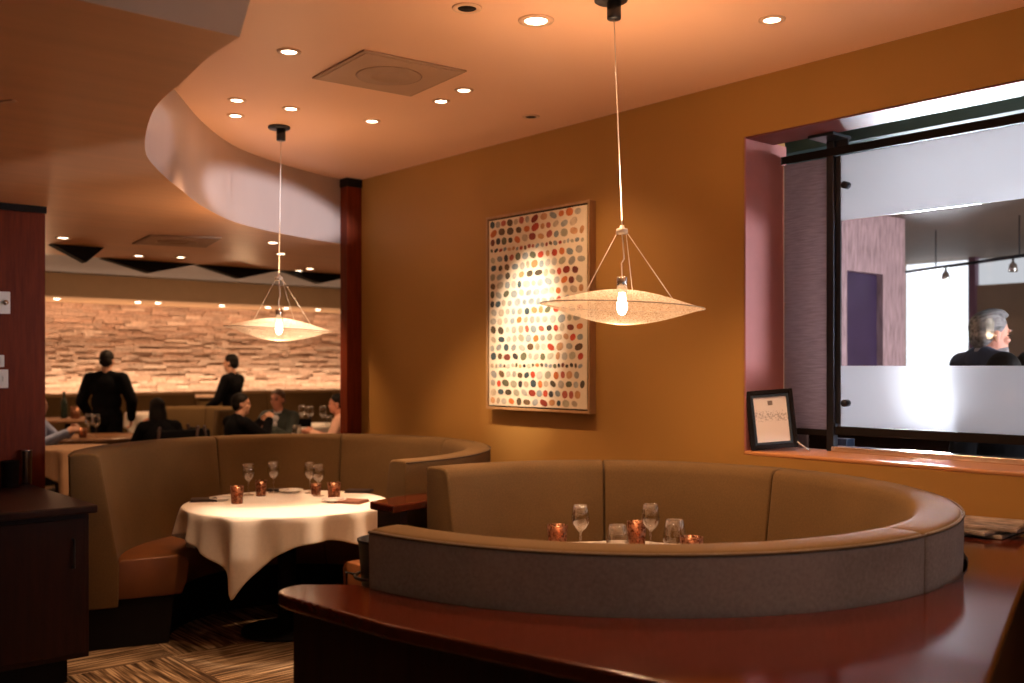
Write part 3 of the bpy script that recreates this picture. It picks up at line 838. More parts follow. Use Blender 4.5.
for r in range(NR):
    zc = ch - (r + .5) * 2 * ch / NR
    y = cw - .008
    small = r in (3, 16)
    while y > -cw + .016:
        w = rd.uniform(.027, .047) * (.6 if small else 1); h = rd.uniform(.017, .0245) * (.6 if small else 1)
        if y - 2 * w * .9 < -cw: break
        u = (cw - y) / (2 * cw); v = r / NR     # u: left to right in view
        # palette drifts over the canvas
        pw = .15 + .5 * (v < .18) + .45 * (u > .62 and (.35 < v < .5 or .62 < v < .75)) + .25 * (v > .75 and u > .3)
        pd = .12 + .3 * (u < .2) + .3 * (v > .72) + .25 * (v < .15 and u < .4)
        x = rd.random() * (pw + pd + .55)
        c = rd.choice(warmc) if x < pw else rd.choice(darkc) if x < pw + pd else rd.choice(greyc)
        j = rd.uniform(.8, 1.15)
        rot = rd.uniform(-.5, .5); cy_, cz_ = y - w * .9, zc + rd.uniform(-.004, .004)
        sq = rd.uniform(.75, 1.0)
        vv = []
        for k in range(16):
            a = 2 * PI * k / 16
            ey = w * .80 * sq * math.copysign(abs(math.cos(a)) ** .9, math.cos(a)); ez = h * math.copysign(abs(math.sin(a)) ** .9, math.sin(a))
            vv.append(bm.verts.new((-DP + .0045, cy_ + ey * math.cos(rot) - ez * math.sin(rot), cz_ + ey * math.sin(rot) + ez * math.cos(rot))))
        bm.faces.new(vv); cols.append([min(1, q * j) for q in c])
        y -= 2 * w * .9
me = bpy.data.meshes.new('painted_ovals'); bm.to_mesh(me); bm.free()
ca = me.color_attributes.new('col', 'FLOAT_COLOR', 'CORNER')
for i, p in enumerate(me.polygons):
    for li in p.loop_indices: ca.data[li].color = (*cols[i], 1)
link('painted_ovals', me, M['paint'], pt)

# ------------------------------------------------------------------ certificate on the sill
fr = thing('certificate_frame', 'black framed certificate standing on the window sill at the left jamb', 'certificate', (4.305, 2.975, OZ0 + .002), math.atan2(2.90 - 3.03, 4.395 - 4.215))
FW, FH = .122, .300
tl = Matrix.Rotation(R(-7), 4, 'X') @ Matrix.Translation((.012, 0, .008)) @ Matrix.Rotation(R(-4), 4, 'Y')
def FB(lo, hi): return bx(lo, hi, tl)
bm = bmesh.new()
for lo, hi in (((-FW, -.02, 0), (-FW + .022, .0, FH)), ((FW - .022, -.02, 0), (FW, 0, FH)), ((-FW + .022, -.02, 0), (FW - .022, 0, .022)), ((-FW + .022, -.02, FH - .022), (FW - .022, 0, FH))): box(bm, lo, hi, tl)
obj('frame', bm, M['black'], fr, bevel=.004)
bm = bmesh.new()
i0 = .022
for lo, hi in (((-FW + i0, -.016, i0), (-FW + i0 + .014, -.001, FH - i0)), ((FW - i0 - .014, -.016, i0), (FW - i0, -.001, FH - i0)), ((-FW + i0 + .014, -.016, i0), (FW - i0 - .014, -.001, i0 + .014)), ((-FW + i0 + .014, -.016, FH - i0 - .014), (FW - i0 - .014, -.001, FH - i0))): box(bm, lo, hi, tl)
o = obj('inner_moulding', bm, mat('blue_black_lacquer', (.03, .045, .06), .25), fr, bevel=.003); o['label'] = 'blue-black inner moulding'
obj('paper', FB((-FW + .036, -.010, .036), (FW - .036, -.004, FH - .036)), M['cert'], fr)
bm = bmesh.new()
box(bm, (-.012, -.012, FH - .078), (.012, -.0105, FH - .055), tl)
obj('crest', bm, M['greyplastic'], fr)
pe = obj('pen', tb([(0, 0, .003), (.05, .03, .05)], .0035, 8), M['white'], None, True); pe.location = (4.37, 2.80, OZ0 + .003); pe.rotation_euler = (0, 0, R(100))
tag(pe, 'small white pen leaning beside the framed certificate on the sill', 'pen')

# ------------------------------------------------------------------ magazines on the counter
q0 = Vector((4.03, 1.86, .9415))
for k, (dx, dy, rz, lb) in enumerate(((0, 0, .1, 'bottom magazine of the stack on the counter by the ochre wall'), (-.012, .01, -.12, 'middle magazine of the stack on the counter by the ochre wall'), (.005, -.03, .22, 'top magazine of the stack on the counter by the ochre wall'))):
    bm = bmesh.new()
    box(bm, (-.14, -.19, 0), (.14, .19, .010)); box(bm, (-.137, -.186, .0102), (.139, .188, .0135))
    o = obj('magazine', bm, M['news'], None, bevel=.002); o.location = (q0.x + dx - .03, q0.y + dy, q0.z + k * .0138); o.rotation_euler = (0, 0, rz)
    tag(o, lb, 'magazine')

# ------------------------------------------------------------------ service cabinet at left
cab = thing('service_cabinet', 'dark mahogany service cabinet in front of the left panelled wall', 'cabinet', (1.1, 5.7, 0))
obj('carcass', bx((-1.6, -.50, .14), (.575, .60, .865)), M['darkwood'], cab, bevel=.004)
obj('kick_plinth', bx((-1.6, -.40, 0), (.50, .60, .139)), M['black'], cab)
obj('top', bx((-1.62, -.56, .866), (.60, .62, .906)), M['darkwood'], cab, bevel=.008)
for x0, x1 in ((-1.55, -.86), (-.84, -.14), (-.12, .55)):
    d_ = obj('door', bx((x0, -.522, .17), (x1, -.501, .84)), M['darkwood'], cab, bevel=.004)
    obj('handle', tb([(x1 - .06, -.523, .74), (x1 - .06, -.545, .74), (x1 - .06, -.545, .60), (x1 - .06, -.523, .60)], .006, 8), M['steel'], d_, True)
def cup(px, py, h, r, label, m, name='metal_cup', cat='cup'):
    q = onz(px, py, .906); q.z = .907
    o = obj(name, lt([(0, 0), (r * .86, 0), (r * .9, .004), (r, h - .004), (r * 1.04, h), (r * .96, h), (r * .84, .008), (0, .006)], 28), m, None, True)
    o.location = q; return tag(o, label, cat)
cup(26, 484, .20, .036, 'tall shiny metal cup on the dark service cabinet', M['chrome'])
cup(10, 487, .15, .05, 'black container beside the metal cup on the service cabinet', M['black'], 'utensil_holder', 'container')
# wall plates on the left panelling
def wplate(px0, py0, px1, py1, label, knob):
    a = on_y(px0, py0, 6.339); b = on_y(px1, py1, 6.339)
    cx, cz = (a.x + b.x) / 2, (a.z + b.z) / 2; w, h = abs(b.x - a.x) / 2, abs(b.z - a.z) / 2
    t = thing('wall_plate', label, 'switch', (cx, 6.339, cz))
    obj('plate', bx((-w, -.008, -h), (w, 0, h)), M['white'], t, bevel=.003)
    if knob == 'dial':
        bm = lt([(0, 0), (.016, 0), (.014, .02), (0, .02)], 20); bmesh.ops.transform(bm, matrix=Matrix.Translation((w * .45, -.008, 0)) @ Matrix.Rotation(PI / 2, 4, 'X'), verts=bm.verts[:])
        obj('dial', bm, M['chrome'], t, True)
    else:
        obj('toggle', bx((w * .3, -.016, -.015), (w * .3 + .012, -.008, .015)), M['white'], t, bevel=.002)
wplate(-9, 291, 10, 314, 'cream wall plate with a round dial on the left mahogany panel', 'dial')
wplate(-8, 355, 4, 367, 'small cream switch plate, upper of the two low ones on the left panel', 'toggle')
wplate(-9, 369.5, 8, 388, 'cream switch plate, lowest on the left mahogany panel', 'toggle')

# ------------------------------------------------------------------ people
def sph(bm, c, r, seg=16):
    r3 = r if isinstance(r, (tuple, list)) else (r, r, r)
    bmesh.ops.create_uvsphere(bm, u_segments=seg, v_segments=seg // 2 + 2, radius=1, matrix=Matrix.Translation(c) @ Matrix.Diagonal((*r3, 1)))
def limb(bm, pts, rs):
    pts = [Vector(p) for p in pts]
    for i, (p, q) in enumerate(zip(pts, pts[1:])):
        d = q - p; L = d.length
        if L < 1e-5: continue
        rot = d.to_track_quat('Z', 'Y').to_matrix().to_4x4()
        bmesh.ops.create_cone(bm, cap_ends=True, segments=14, radius1=rs[i], radius2=rs[i + 1], depth=L, matrix=Matrix.Translation((p + q) / 2) @ rot)
    for p, r in zip(pts, rs): sph(bm, p, r * 1.0, 14)
def fused(name, bm, m, parent, voxel, it=3):
    """one continuous skin over the overlapping volumes"""
    me = bpy.data.meshes.new(name + '_volumes'); bm.to_mesh(me); bm.free()
    tmp = bpy.data.objects.new(name + '_volumes', me); C.objects.link(tmp)
    rm = tmp.modifiers.new('r', 'REMESH'); rm.mode = 'VOXEL'; rm.voxel_size = voxel
    sm = tmp.modifiers.new('s', 'SMOOTH'); sm.iterations = it; sm.factor = .5
    dg = bpy.context.evaluated_depsgraph_get()
    me2 = bpy.data.meshes.new_from_object(tmp.evaluated_get(dg)); me2.name = name
    bpy.data.objects.remove(tmp); bpy.data.meshes.remove(me)
    me2.materials.clear()
    return link(name, me2, m, parent, True)
def hand(bm, wrist, d, palm_n, curl, side, s):
    """palm, four unequal fingers and a thumb; d along the forearm"""
    d = Vector(d).normalized(); n = Vector(palm_n); n = (n - d * n.dot(d)).normalized(); w = d.cross(n) * side
    wrist = Vector(wrist)
    c = wrist + d * .05 * s
    for u in (-1.5, -.5, .5, 1.5):
        limb(bm, [wrist + d * .01 * s, wrist + d * .088 * s + w * u * .02 * s], [.019 * s, .0135 * s])
    for u, ln in ((-1.5, .062), (-.5, .078), (.5, .084), (1.5, .074)):
        b0 = wrist + d * .09 * s + w * u * .0205 * s; pts = [b0]; dd = d.copy()
        for k, fr_ in enumerate((.45, .32, .25)):
            dd = (dd * math.cos(curl) + n * math.sin(curl)).normalized() if k or curl > .3 else (dd + n * .15).normalized()
            pts.append(pts[-1] + dd * ln * fr_ * s)
        limb(bm, pts, [.0100 * s, .0095 * s, .0088 * s, .0078 * s])
    tb0 = wrist + d * .03 * s + w * .03 * s
    t1 = tb0 + (d * .7 + w * .6 + n * .3).normalized() * .038 * s; t2 = t1 + (d * .9 + n * .35).normalized() * .032 * s
    limb(bm, [tb0, t1, t2], [.0125 * s, .0115 * s, .009 * s])
def person(label, loc, yaw, s=1., pose='stand', top='blackcloth', legs='blackcloth', hair='hairdark', hairstyle='short', skin='skin',
           bulk=1., hscale=1., shrug=0., hands=None, lean=0., headturn=0., voxel=.011, shirt=None, lap=None, beard=False, elbow_out=.0, eyes=True, heads_tilt=0.):
    t = thing('person', label, 'person', loc, yaw)
    V = Vector
    if pose == 'sit': hz, drop = .52, .0
    else: hz, drop = .93, .0
    hip = V((0, 0, hz))
    up = Matrix.Rotation(-lean, 3, 'X')
    def ub(x, y, z): return hip + up @ V((x, y, z))        # upper body frame, z from the hip
    chest, neck, headc = ub(0, .0, .38), ub(0, -.01, .525), ub(0, .025, .685)
    sh = {k: ub(.185 * k, -.01, .475 + shrug) for k in (-1, 1)}
    HM = Matrix.Translation(headc) @ Matrix.Rotation(headturn, 4, 'Z') @ Matrix.Rotation(heads_tilt, 4, 'X') @ Matrix.Scale(hscale, 4)
    hands = hands or {-1: V((-.27, .02, hz - .10)), 1: V((.27, .02, hz - .10))}
    arms = {}
    for k in (-1, 1):
        wv = V(hands[k]); a = sh[k]; d = wv - a; Lu, Lf = .29, .265
        D = min(d.length, Lu + Lf - .005); dn = d.normalized(); wv = a + dn * D
        ca_ = (Lu * Lu + D * D - Lf * Lf) / (2 * Lu * D); h_ = Lu * math.sqrt(max(0, 1 - ca_ * ca_))
        hint = V((k * (.55 + elbow_out), -.5, -.75)); hint = (hint - dn * hint.dot(dn)).normalized()
        arms[k] = (a, a + dn * Lu * ca_ + hint * h_, wv)
    lg = {}
    for k in (-1, 1):
        h0 = hip + V((.09 * k, 0, -.02))
        if pose == 'sit':
            lg[k] = (h0 + V((0, 0, .0)), V((.11 * k, .43, hz + .02)), V((.11 * k, .44, .09)))
        elif pose == 'walk':
            lg[k] = (h0, V((.09 * k, .20 * k + .06, .51)), V((.08 * k, .30 * k - .06, .10 if k > 0 else .15)))
        else:
            lg[k] = (h0, V((.10 * k, .02, .50)), V((.11 * k, -.02, .09)))
    bm = bmesh.new()
    # head
    def hp(x, y, z): return HM @ V((x, y, z))
    def hs(c, r, seg=18):
        bmesh.ops.create_uvsphere(bm, u_segments=seg, v_segments=12, radius=1, matrix=HM @ Matrix.Translation(c) @ Matrix.Diagonal((*r, 1)))
    hs((0, -.012, .035), (.074, .094, .088)); hs((0, .018, -.035), (.058, .070, .075)); hs((0, .05, -.085), (.030, .030, .026))
    hs((0, .088, -.018), (.013, .020, .013)); hs((0, .083, .008), (.009, .014, .026)); hs((0, .079, -.052), (.024, .012, .009))
    hs((0, .072, .028), (.055, .020, .012))
    for k in (-1, 1):
        hs((.074 * k, -.012, -.005), (.010, .018, .031)); hs((.038 * k, .052, -.02), (.024, .026, .020))
    limb(bm, [neck + V((0, 0, -.03)), headc + V((0, -.012, -.07))], [.058, .054])
    # trunk
    for c, r in ((chest, (.165, .105, .16)), (ub(0, .0, .2), (.140, .10, .16)), (ub(0, 0, .05), (.155, .115, .12)), (ub(0, -.01, .46), (.17, .075, .06))): sph(bm, c, r, 20)
    for k in (-1, 1):
        a, e, w = arms[k]
        limb(bm, [ub(.09 * k, -.01, .47), a, e, w], [.06, .058, .042, .030])
        hand(bm, w, (w - e), V((-k, .2, -.3)), .55, k, 1.)
        h0, kn, an = lg[k]
        limb(bm, [h0, kn, (kn + an) / 2 + V((0, -.02, .04)), an], [.088, .058, .054, .040])
        limb(bm, [an + V((0, -.03, -.045)), an + V((0, .13, -.06))], [.042, .032])
    fused('body', bm, M[skin], t, voxel)
    # clothing
    bm = bmesh.new()
    for c, r in ((chest, (.185, .128, .17)), (ub(0, .0, .2), (.165, .125, .18)), (ub(0, 0, .04), (.172, .135, .14)), (ub(0, -.012, .462), (.175, .088, .066))): sph(bm, c, (r[0] * bulk, r[1], r[2]), 20)
    sph(bm, ub(0, -.04, .495 + shrug), (.085, .055, .055))
    for k in (-1, 1):
        a, e, w = arms[k]; wc = e + (w - e) * .93
        limb(bm, [ub(.05 * k, -.02, .525 + shrug), ub(.11 * k, -.012, .49 + shrug), a, e, wc], [.052, .066, .074 * bulk, .062 * bulk, .05])
    o = fused('jacket' if shirt else 'top', bm, M[top], t, voxel)
    bm = bmesh.new()
    limb(bm, [neck + V((0, .012, -.03 + shrug * .8)), neck + V((0, .012, .016 + shrug * .8))], [.062, .060])
    if shirt:
        limb(bm, [ub(0, .112, .40), ub(0, .128, .22)], [.035, .02])
        sph(bm, ub(0, .09, .46), (.05, .035, .05))
    fused('collar', bm, M[shirt or top], t, voxel * .9)
    bm = bmesh.new()
    sph(bm, ub(0, 0, .0), (.168, .13, .12), 20)
    for k in (-1, 1):
        h0, kn, an = lg[k]
        limb(bm, [h0, kn, (kn + an) / 2, an + V((0, 0, .02))], [.102, .075, .068, .058])
    fused('trousers', bm, M[legs], t, voxel)
    for k in (-1, 1):
        an = lg[k][2]; bm = bmesh.new()
        limb(bm, [an + V((0, -.035, -.04)), an + V((0, .06, -.045)), an + V((0, .145, -.058))], [.048, .045, .034])
        fused('shoe', bm, M['black'], t, voxel)
    # hair
    bm = bmesh.new()
    def hh(c, r):
        bmesh.ops.create_uvsphere(bm, u_segments=18, v_segments=12, radius=1, matrix=HM @ Matrix.Translation(c) @ Matrix.Diagonal((*r, 1)))
    if hairstyle == 'swept':
        hh((0, -.016, .044), (.0785, .097, .088)); hh((0, -.045, .0), (.070, .062, .07)); hh((0, .012, .112), (.055, .068, .028))
    else:
        hh((0, -.020, .048), (.081, .099, .088)); hh((0, -.052, .0), (.076, .066, .078))
    nrm = V((0, .728, -.685)) if hairstyle != 'long' else V((0, .9, -.43))
    bmesh.ops.bisect_plane(bm, geom=bm.verts[:] + bm.edges[:] + bm.faces[:], plane_co=hp(0, .004, .006), plane_no=HM.to_3x3() @ nrm, clear_outer=True)
    bmesh.ops.holes_fill(bm, edges=[e for e in bm.edges if e.is_boundary])
    if hairstyle == 'swept': hh((0, .056, .106), (.046, .026, .017))
    if hairstyle == 'long':
        hh((0, -.07, -.08), (.088, .055, .13)); hh((0, -.09, -.22), (.095, .045, .14))
        for k in (-1, 1): hh((.070 * k, -.03, -.06), (.026, .05, .12))
    if hairstyle == 'bun':
        hh((0, -.12, .06), (.045, .045, .045))
    fused('hair', bm, M[hair], t, voxel * .85, 2)
    if beard:
        bm = bmesh.new()
        hh((0, .030, -.070), (.056, .062, .040)); hh((0, .056, -.092), (.034, .030, .026))
        fused('beard', bm, M[hair], t, voxel * .8, 2)
    if eyes:
        for k in (-1, 1):
            bm = bmesh.new(); hh((.031 * k, .079, .004), (.011, .007, .006))
            obj('eye', bm, M['eye'], t, True)
            bm = bmesh.new(); hh((.032 * k, .084, .030), (.019, .006, .004))
            obj('eyebrow', bm, M[hair], t, True)
    t.scale = (s, s, s)
    return t
ZF = .12
def gp(px, Y, z=ZF):
    q = at(px, 366, Y); q.z = z; return q
V3 = Vector
person('waiter in black standing with back to us before the stone wall', gp(106.5, 11.3), AWAY + .05, .952, 'stand', bulk=1.10, hands={-1: V3((-.24, .16, .93)), 1: V3((.25, .12, .92))}, elbow_out=.25, hairstyle='short')
person('waiter in black walking past the stone wall, seen side on', gp(232, 12.55), AWAY + PI / 2 - .2, .935, 'walk', hands={-1: V3((-.16, .30, 1.0)), 1: V3((.2, .26, .95))}, hairstyle='short')
person('seated person with long dark hair and black top, turned away at the left table', gp(163, 9.9), AWAY + .75, .885, 'sit', hairstyle='long', hands={-1: V3((-.1, .32, .98)), 1: V3((.2, .36, .82))}, lean=.22, skin='skinr')
person('seated person with dark hair in black, back turned, facing the grey haired diner', gp(233, 10.2), AWAY - .85, .905, 'sit', bulk=1.1, hairstyle='short', hands={-1: V3((-.10, .40, 1.0)), 1: V3((.06, .42, 1.02))}, lean=.12, headturn=-.35)
person('grey haired seated diner in dark jacket and pale shirt, facing us', gp(281, 11.2), AWAY + PI - .25, .92, 'sit', top='greensuit', shirt='paleshirt', hair='hairbrown', skin='skinr', hands={-1: V3((-.10, .40, .86)), 1: V3((.14, .42, .84))}, lean=.10, voxel=.009)
person('seated person with dark tied hair and peach blouse beside the mahogany post', gp(343, 10.9), AWAY + PI / 2 + .1, .885, 'sit', top='peach', hairstyle='bun', skin='skinr', hands={-1: V3((-.1, .36, .86)), 1: V3((.14, .4, .84))}, lean=.08)
person('seated person in blue shirt half hidden behind the left mahogany wall', gp(30, 10.1), AWAY - PI / 2 + .1, .90, 'sit', top='blueshirt', hands={-1: V3((-.12, .42, .92)), 1: V3((.14, .44, .90))}, lean=.1)
# people in the bar
person('tall grey haired person in navy suit, side on beyond the clear glass', at(978, 366, 5.75) * 1 + V3((0, 0, -H + .06)), AWAY - PI / 2 + .12, 1.062, 'stand', top='navy', legs='navy', shirt='paleshirt', hair='hairgrey', hairstyle='swept', skin='skinr', beard=True, bulk=1.0, hscale=1.08, shrug=.05, lean=.07, voxel=.006, hands={-1: V3((-.2, .3, 1.05)), 1: V3((.2, .3, 1.05))}, heads_tilt=-.02)
person('dark haired person whose crown shows in front of the grey haired one beyond the glass', gp(1004, 4.95, 0), AWAY, .955, 'stand', hairstyle='short', voxel=.010)
person('dark haired person at the right edge of the clear glass', gp(1032, 5.5, 0), AWAY - PI / 2 + .15, .966, 'stand', hairstyle='short', voxel=.010)

# ------------------------------------------------------------------ dining room furniture
def chair(label, p, rz, s=1., group='dining chairs in the back room'):
    t = thing('dining_chair', label, 'chair', p, rz, group)
    obj('seat', bx((-.22, -.21, .42), (.22, .22, .47)), M['blackcloth'], t, bevel=.02, segs=3)
    obj('backrest', bx((-.215, -.255, .56), (.215, -.215, .90), Matrix.Rotation(R(6), 4, 'X')), M['blackcloth'], t, bevel=.018, segs=3)
    for k in (-1, 1):
        obj('leg', tb([(.19 * k, .19, .42), (.2 * k, .2, 0)], .018), M['darkwood'], t, True)
        obj('leg', tb([(.19 * k, -.36, .90), (.19 * k, -.24, .42), (.2 * k, -.25, 0)], .018), M['darkwood'], t, True)
    return t
chair('black chair of the diner with back turned, beside the curved banquette', gp(230, 10.1), AWAY - .85)
chair('black chair under the long haired diner at the left table', gp(163, 9.8), AWAY + .75)
chair('black chair of the grey haired diner', gp(281, 11.3), AWAY + PI - .25)
chair('black chair beside the mahogany post at the right table', gp(343, 10.9), AWAY + PI / 2 + .1)
chair('black chair of the blue shirted diner by the left wall', gp(30, 10.1), AWAY - PI / 2 + .1)
ZT = .87
def tset(px, Y, Rt, label, clabel, half, seed, zt=ZT):
    q = gp(px, Y)
    table(label, (q.x, q.y), ZF, zt - .003, Rt, M['darkwood'] if clabel else M['oak'])
    if clabel: cloth(clabel, (q.x, q.y), zt, Rt, half, R(15 * seed), seed, 'back room tablecloths', M['tancloth'] if 'tan ' in clabel else None, nth=96)
    return q
tset(96, 10.6, .52, 'round brown table in front of the standing waiter', None, .60, 2, .86)
tset(276, 10.5, .40, 'round dark table between the two facing diners', 'tablecloth between the two facing diners', .5, 3, .85)
tset(318, 12.0, .50, 'round table set for service beside the mahogany post', 'white tablecloth on the table left of the mahogany post', .62, 4, .89)
tset(163, 12.9, .45, 'round table by the far banquette behind the long haired diner', 'white tablecloth draped by the far banquette', .60, 5, 1.0)
tset(76, 9.0, .34, 'small table by the left wall behind the farther booth', 'tan tablecloth on the small table by the left wall', .55, 1, .87)
tset(70, 11.9, .45, 'brown table at the far left under the stone wall', None, .5, 1, .98)
def gat(px, Y, z): q = at(px, 366, Y); q.z = z + .004; return q
for px, Y, z, lb in ((89, 10.45, .86, 'left of two wine glasses before the standing waiter'), (96, 10.35, .86, 'right of two wine glasses before the standing waiter'),
                     (288, 12.1, .89, 'wine glass behind the grey haired diner'), (310, 11.75, .89, 'left wine glass on the table by the mahogany post'), (323, 11.75, .89, 'right wine glass on the table by the mahogany post')):
    if px == 288: z = .89; Y = 12.0; px = 302
    wine_glass(gat(px, Y, z), lb, 1.15, 'back room wine glasses')
stemless(gat(297, 10.45, .85), 'stemless water glass by the grey haired diner', 1.1)
stemless(gat(329, 11.7, .89), 'stemless water glass by the mahogany post', 1.1)
votive(gat(75.5, 11.75, .98), 'amber candle holder on the far left table', .14, .06)
votive(gat(83, 10.3, .86), 'amber candle holder before the standing waiter', .10, .045)
# bottle near the left wall
q = gat(64, 11.8, .98)
o = obj('bottle', lt([(0, 0), (.037, 0), (.038, .01), (.038, .19), (.03, .215), (.015, .235), (.014, .30), (.017, .30), (.017, .315), (0, .315)], 20), M['bottle'], None, True); o.location = q
tag(o, 'dark bottle on the far left table under the stone wall', 'bottle')

# long banquette under the stone wall
bq = thing('banquette', 'long olive banquette running under the stone wall', 'banquette', (4.0, 13.6, ZF))
def along_x(prof, x0, x1):
    bm = bmesh.new()
    a = [bm.verts.new((x0, y, z)) for y, z in prof]; b = [bm.verts.new((x1, y, z)) for y, z in prof]
    k = len(prof); bm.faces.new(a); bm.faces.new(b[::-1])
    for i in range(k): bm.faces.new((a[i], a[(i + 1) % k], b[(i + 1) % k], b[i]))
    return bm
x = -2.6
while x < 5.0:
    obj('back_panel', along_x([(.10, .1), (.10, 1.08), (.07, 1.12), (-.02, 1.12), (-.06, 1.08), (-.10, .40), (-.10, .1)], x + .004, x + 1.096), M['boothA'], bq, True, bevel=.01)
    obj('seat', along_x([(-.10, .16), (-.10, .38), (-.50, .40), (-.55, .36), (-.55, .16)], x + .004, x + 1.096), M['boothA'], bq, True, bevel=.02)
    x += 1.1
obj('plinth', bx((-2.6, -.48, 0), (5.0, .1, .158)), M['black'], bq)
# curved banquette end with a wooden cap, mid room
pc = gp(184, 11.4); 
cb = thing('curved_banquette', 'curved olive banquette end to the left of the seated dark haired diner', 'banquette', pc, AWAY)
PROF = [(.62, .0), (.64, .96), (.62, 1.0), (.55, 1.0), (.52, .97), (.46, .35), (.46, 0)]
for a0, a1 in ((-35, 20), (20, 80), (80, 130)):
    obj('back_panel', sweep(PROF, a0 + .3, a1 - .3), M['boothA'], cb, True, bevel=.01)
obj('seat', sweep([(.46, .1), (.46, .33), (.2, .34), (.18, .1)], -35, 130), M['boothA'], cb, True, bevel=.02)
wl = obj('service_ledge', bx((-.28, -.2, 0), (.28, .2, .035)), M['trimring'], None, bevel=.006); q = at(218, 366, 13.0); wl.location = (q.x, q.y, 1.19); wl.rotation_euler = (0, 0, AWAY + .3)
tag(wl, 'pale wooden ledge top beside the walking waiter', 'ledge')
lp = obj('ledge_pier', bx((-.24, -.16, ZF), (.24, .16, 1.189)), M['boothA'], None); lp.location = (q.x, q.y, 0); lp.rotation_euler = (0, 0, AWAY + .3)
tag(lp, 'olive upholstered pier under the pale ledge by the walking waiter', 'pier')

# ------------------------------------------------------------------ bar fittings
def track(y):
    pass
a = on_x(905, 272, 10.0); b_ = on_x(1030, 254.5, 10.0)
zt_ = 2.56
t = thing('track_light', 'dark ceiling track with small spotlights in the bar', 'track light', (9.2, 3.0, 2.92))
pa, pb2 = at(900, 273, 10.2), at(1035, 254, 8.6)
obj('rail', tb([pa - V3((9.2, 3.0, 2.92)), pb2 - V3((9.2, 3.0, 2.92))], .016, 8), M['steel'], t, True)
for k, u in enumerate((.30, .9)):
    q = pa.lerp(pb2, u) - V3((9.2, 3.0, 2.92))
    obj('drop_rod', tb([q + V3((0, 0, .0)), V3((q.x, q.y, -.001))], .006, 6), M['steel'], t, True)
for px in (951, 1016):
    u = (px - 900) / 135.
    q = pa.lerp(pb2, u) - V3((9.2, 3.0, 2.92))
    hd = obj('spot_head', lt([(0, -.13), (.035, -.13), (.04, -.12), (.028, -.06), (.012, -.05), (.008, 0), (0, 0)], 16, tuple(q)), M['chrome'], t, True)
# bar ledge items under the glass
bt = thing('bar_shelf', 'dark bar shelf just beyond the gap under the glass', 'shelf', (4.85, 1.8, 0))
obj('top', bx((-.24, -1.5, 1.02), (.0, 1.3, 1.06)), M['black'], bt, bevel=.006)
obj('apron', bx((-.22, -1.48, 0), (-.03, 1.28, 1.019)), M['darkwood'], bt)
bc = thing('bar_counter', 'dark bar counter standing across the bar room behind the people', 'counter', (6.9, 1.6, 0))
obj('top', bx((-.36, -3.4, 1.12), (.36, 2.7, 1.16)), M['black'], bc, bevel=.006)
obj('front_panel', bx((-.28, -3.35, 0), (.30, 2.65, 1.119)), M['darkwood'], bc)
def put(o, px, label, cat, x=4.73):
    q = on_x(px, 366, x); o.location = (q.x, q.y, 1.061); tag(o, label, cat)
put(obj('card_box', bx((-.04, -.05, 0), (.04, .05, .16)), M['bluebox'], None, bevel=.003), 842, 'blue card box on the bar shelf beside the steel post', 'box')
put(obj('metal_bowl', lt([(0, 0), (.04, 0), (.05, .01), (.085, .05), (.08, .05), (.045, .014), (0, .01)], 28), M['chrome'], None, True), 913, 'metal bowl on the bar shelf seen through the gap under the glass', 'bowl')
put(obj('card_stand', pr([(-.04, -.03), (.04, -.03), (.0, .03)], 0, .10), M['paper'], None, bevel=.002), 951, 'small folded white card on the bar shelf', 'card')
q = at(858, 366, 7.0)

# ------------------------------------------------------------------ lights
WARM = (1, .58, .31)
def spot(name, loc, target, power, size=70, blend=.6, color=WARM, rad=.04):
    l = bpy.data.lights.new(name, 'SPOT'); l.energy = power; l.spot_size = R(size); l.spot_blend = blend; l.color = color; l.shadow_soft_size = rad
    o = bpy.data.objects.new(name, l); C.objects.link(o); o.location = loc
    d = Vector(target) - Vector(loc); o.rotation_euler = d.to_track_quat('-Z', 'Y').to_euler()
    return o
def point(name, loc, power, color=WARM, rad=.03):
    l = bpy.data.lights.new(name, 'POINT'); l.energy = power; l.color = color; l.shadow_soft_size = rad
    o = bpy.data.objects.new(name, l); C.objects.link(o); o.location = loc; return o
def area(name, loc, target, sx, sy, power, color, spread=180):
    l = bpy.data.lights.new(name, 'AREA'); l.shape = 'RECTANGLE'; l.size = sx; l.size_y = sy; l.energy = power; l.color = color; l.spread = R(spread)
    o = bpy.data.objects.new(name, l); C.objects.link(o); o.location = loc
    d = Vector(target) - Vector(loc); o.rotation_euler = d.to_track_quat('-Z', 'Z').to_euler(); return o
def dn(p, dz=.03): return Vector((p.x, p.y, p.z - dz))
K = {k: dn(v) for k, v in DL.items()}
P_ = lambda k: K[k]
# main ceiling: the lamps above the booths
spot('lamp_a', K[(536, 20.5)], (2.9, 2.8, .8), 120, 105)
spot('lamp_b', K[(291, 108.5)], (PB.x, PB.y - .22, .8), 255, 34, .5, (1, .73, .53))
spot('lamp_c', K[(441, 101)], (4.2, 4.68, 1.80), 350, 30, .95, (1, .82, .64))
spot('lamp_i', (2.25, 1.75, 3.04), (2.25, 1.75, 0), 105, 100, .8)  # unseen downlight added to brighten the near booth rim
spot('lamp_d', K[(464, 90)], (4.1, 4.0, 1.2), 60, 90, .9)
spot('lamp_e', K[(372, 121)], (3.4, 5.0, .9), 160, 75)
spot('lamp_f', K[(237, 100)], (2.2, 5.0, .0), 90, 70)
spot('lamp_g', K[(289, 51.5)], (2.3, 4.2, 0), 70, 70)
spot('lamp_h', K[(772, 19.5)], (3.6, 2.4, .9), 60, 85)
for k, e in (((63, 237.5), 60), ((181, 257), 100), ((273, 242.5), 100), ((310, 268.5), 100)):
    p = K[k]; spot('lamp_low', p, (p.x, p.y + .2, 0), e, 95)
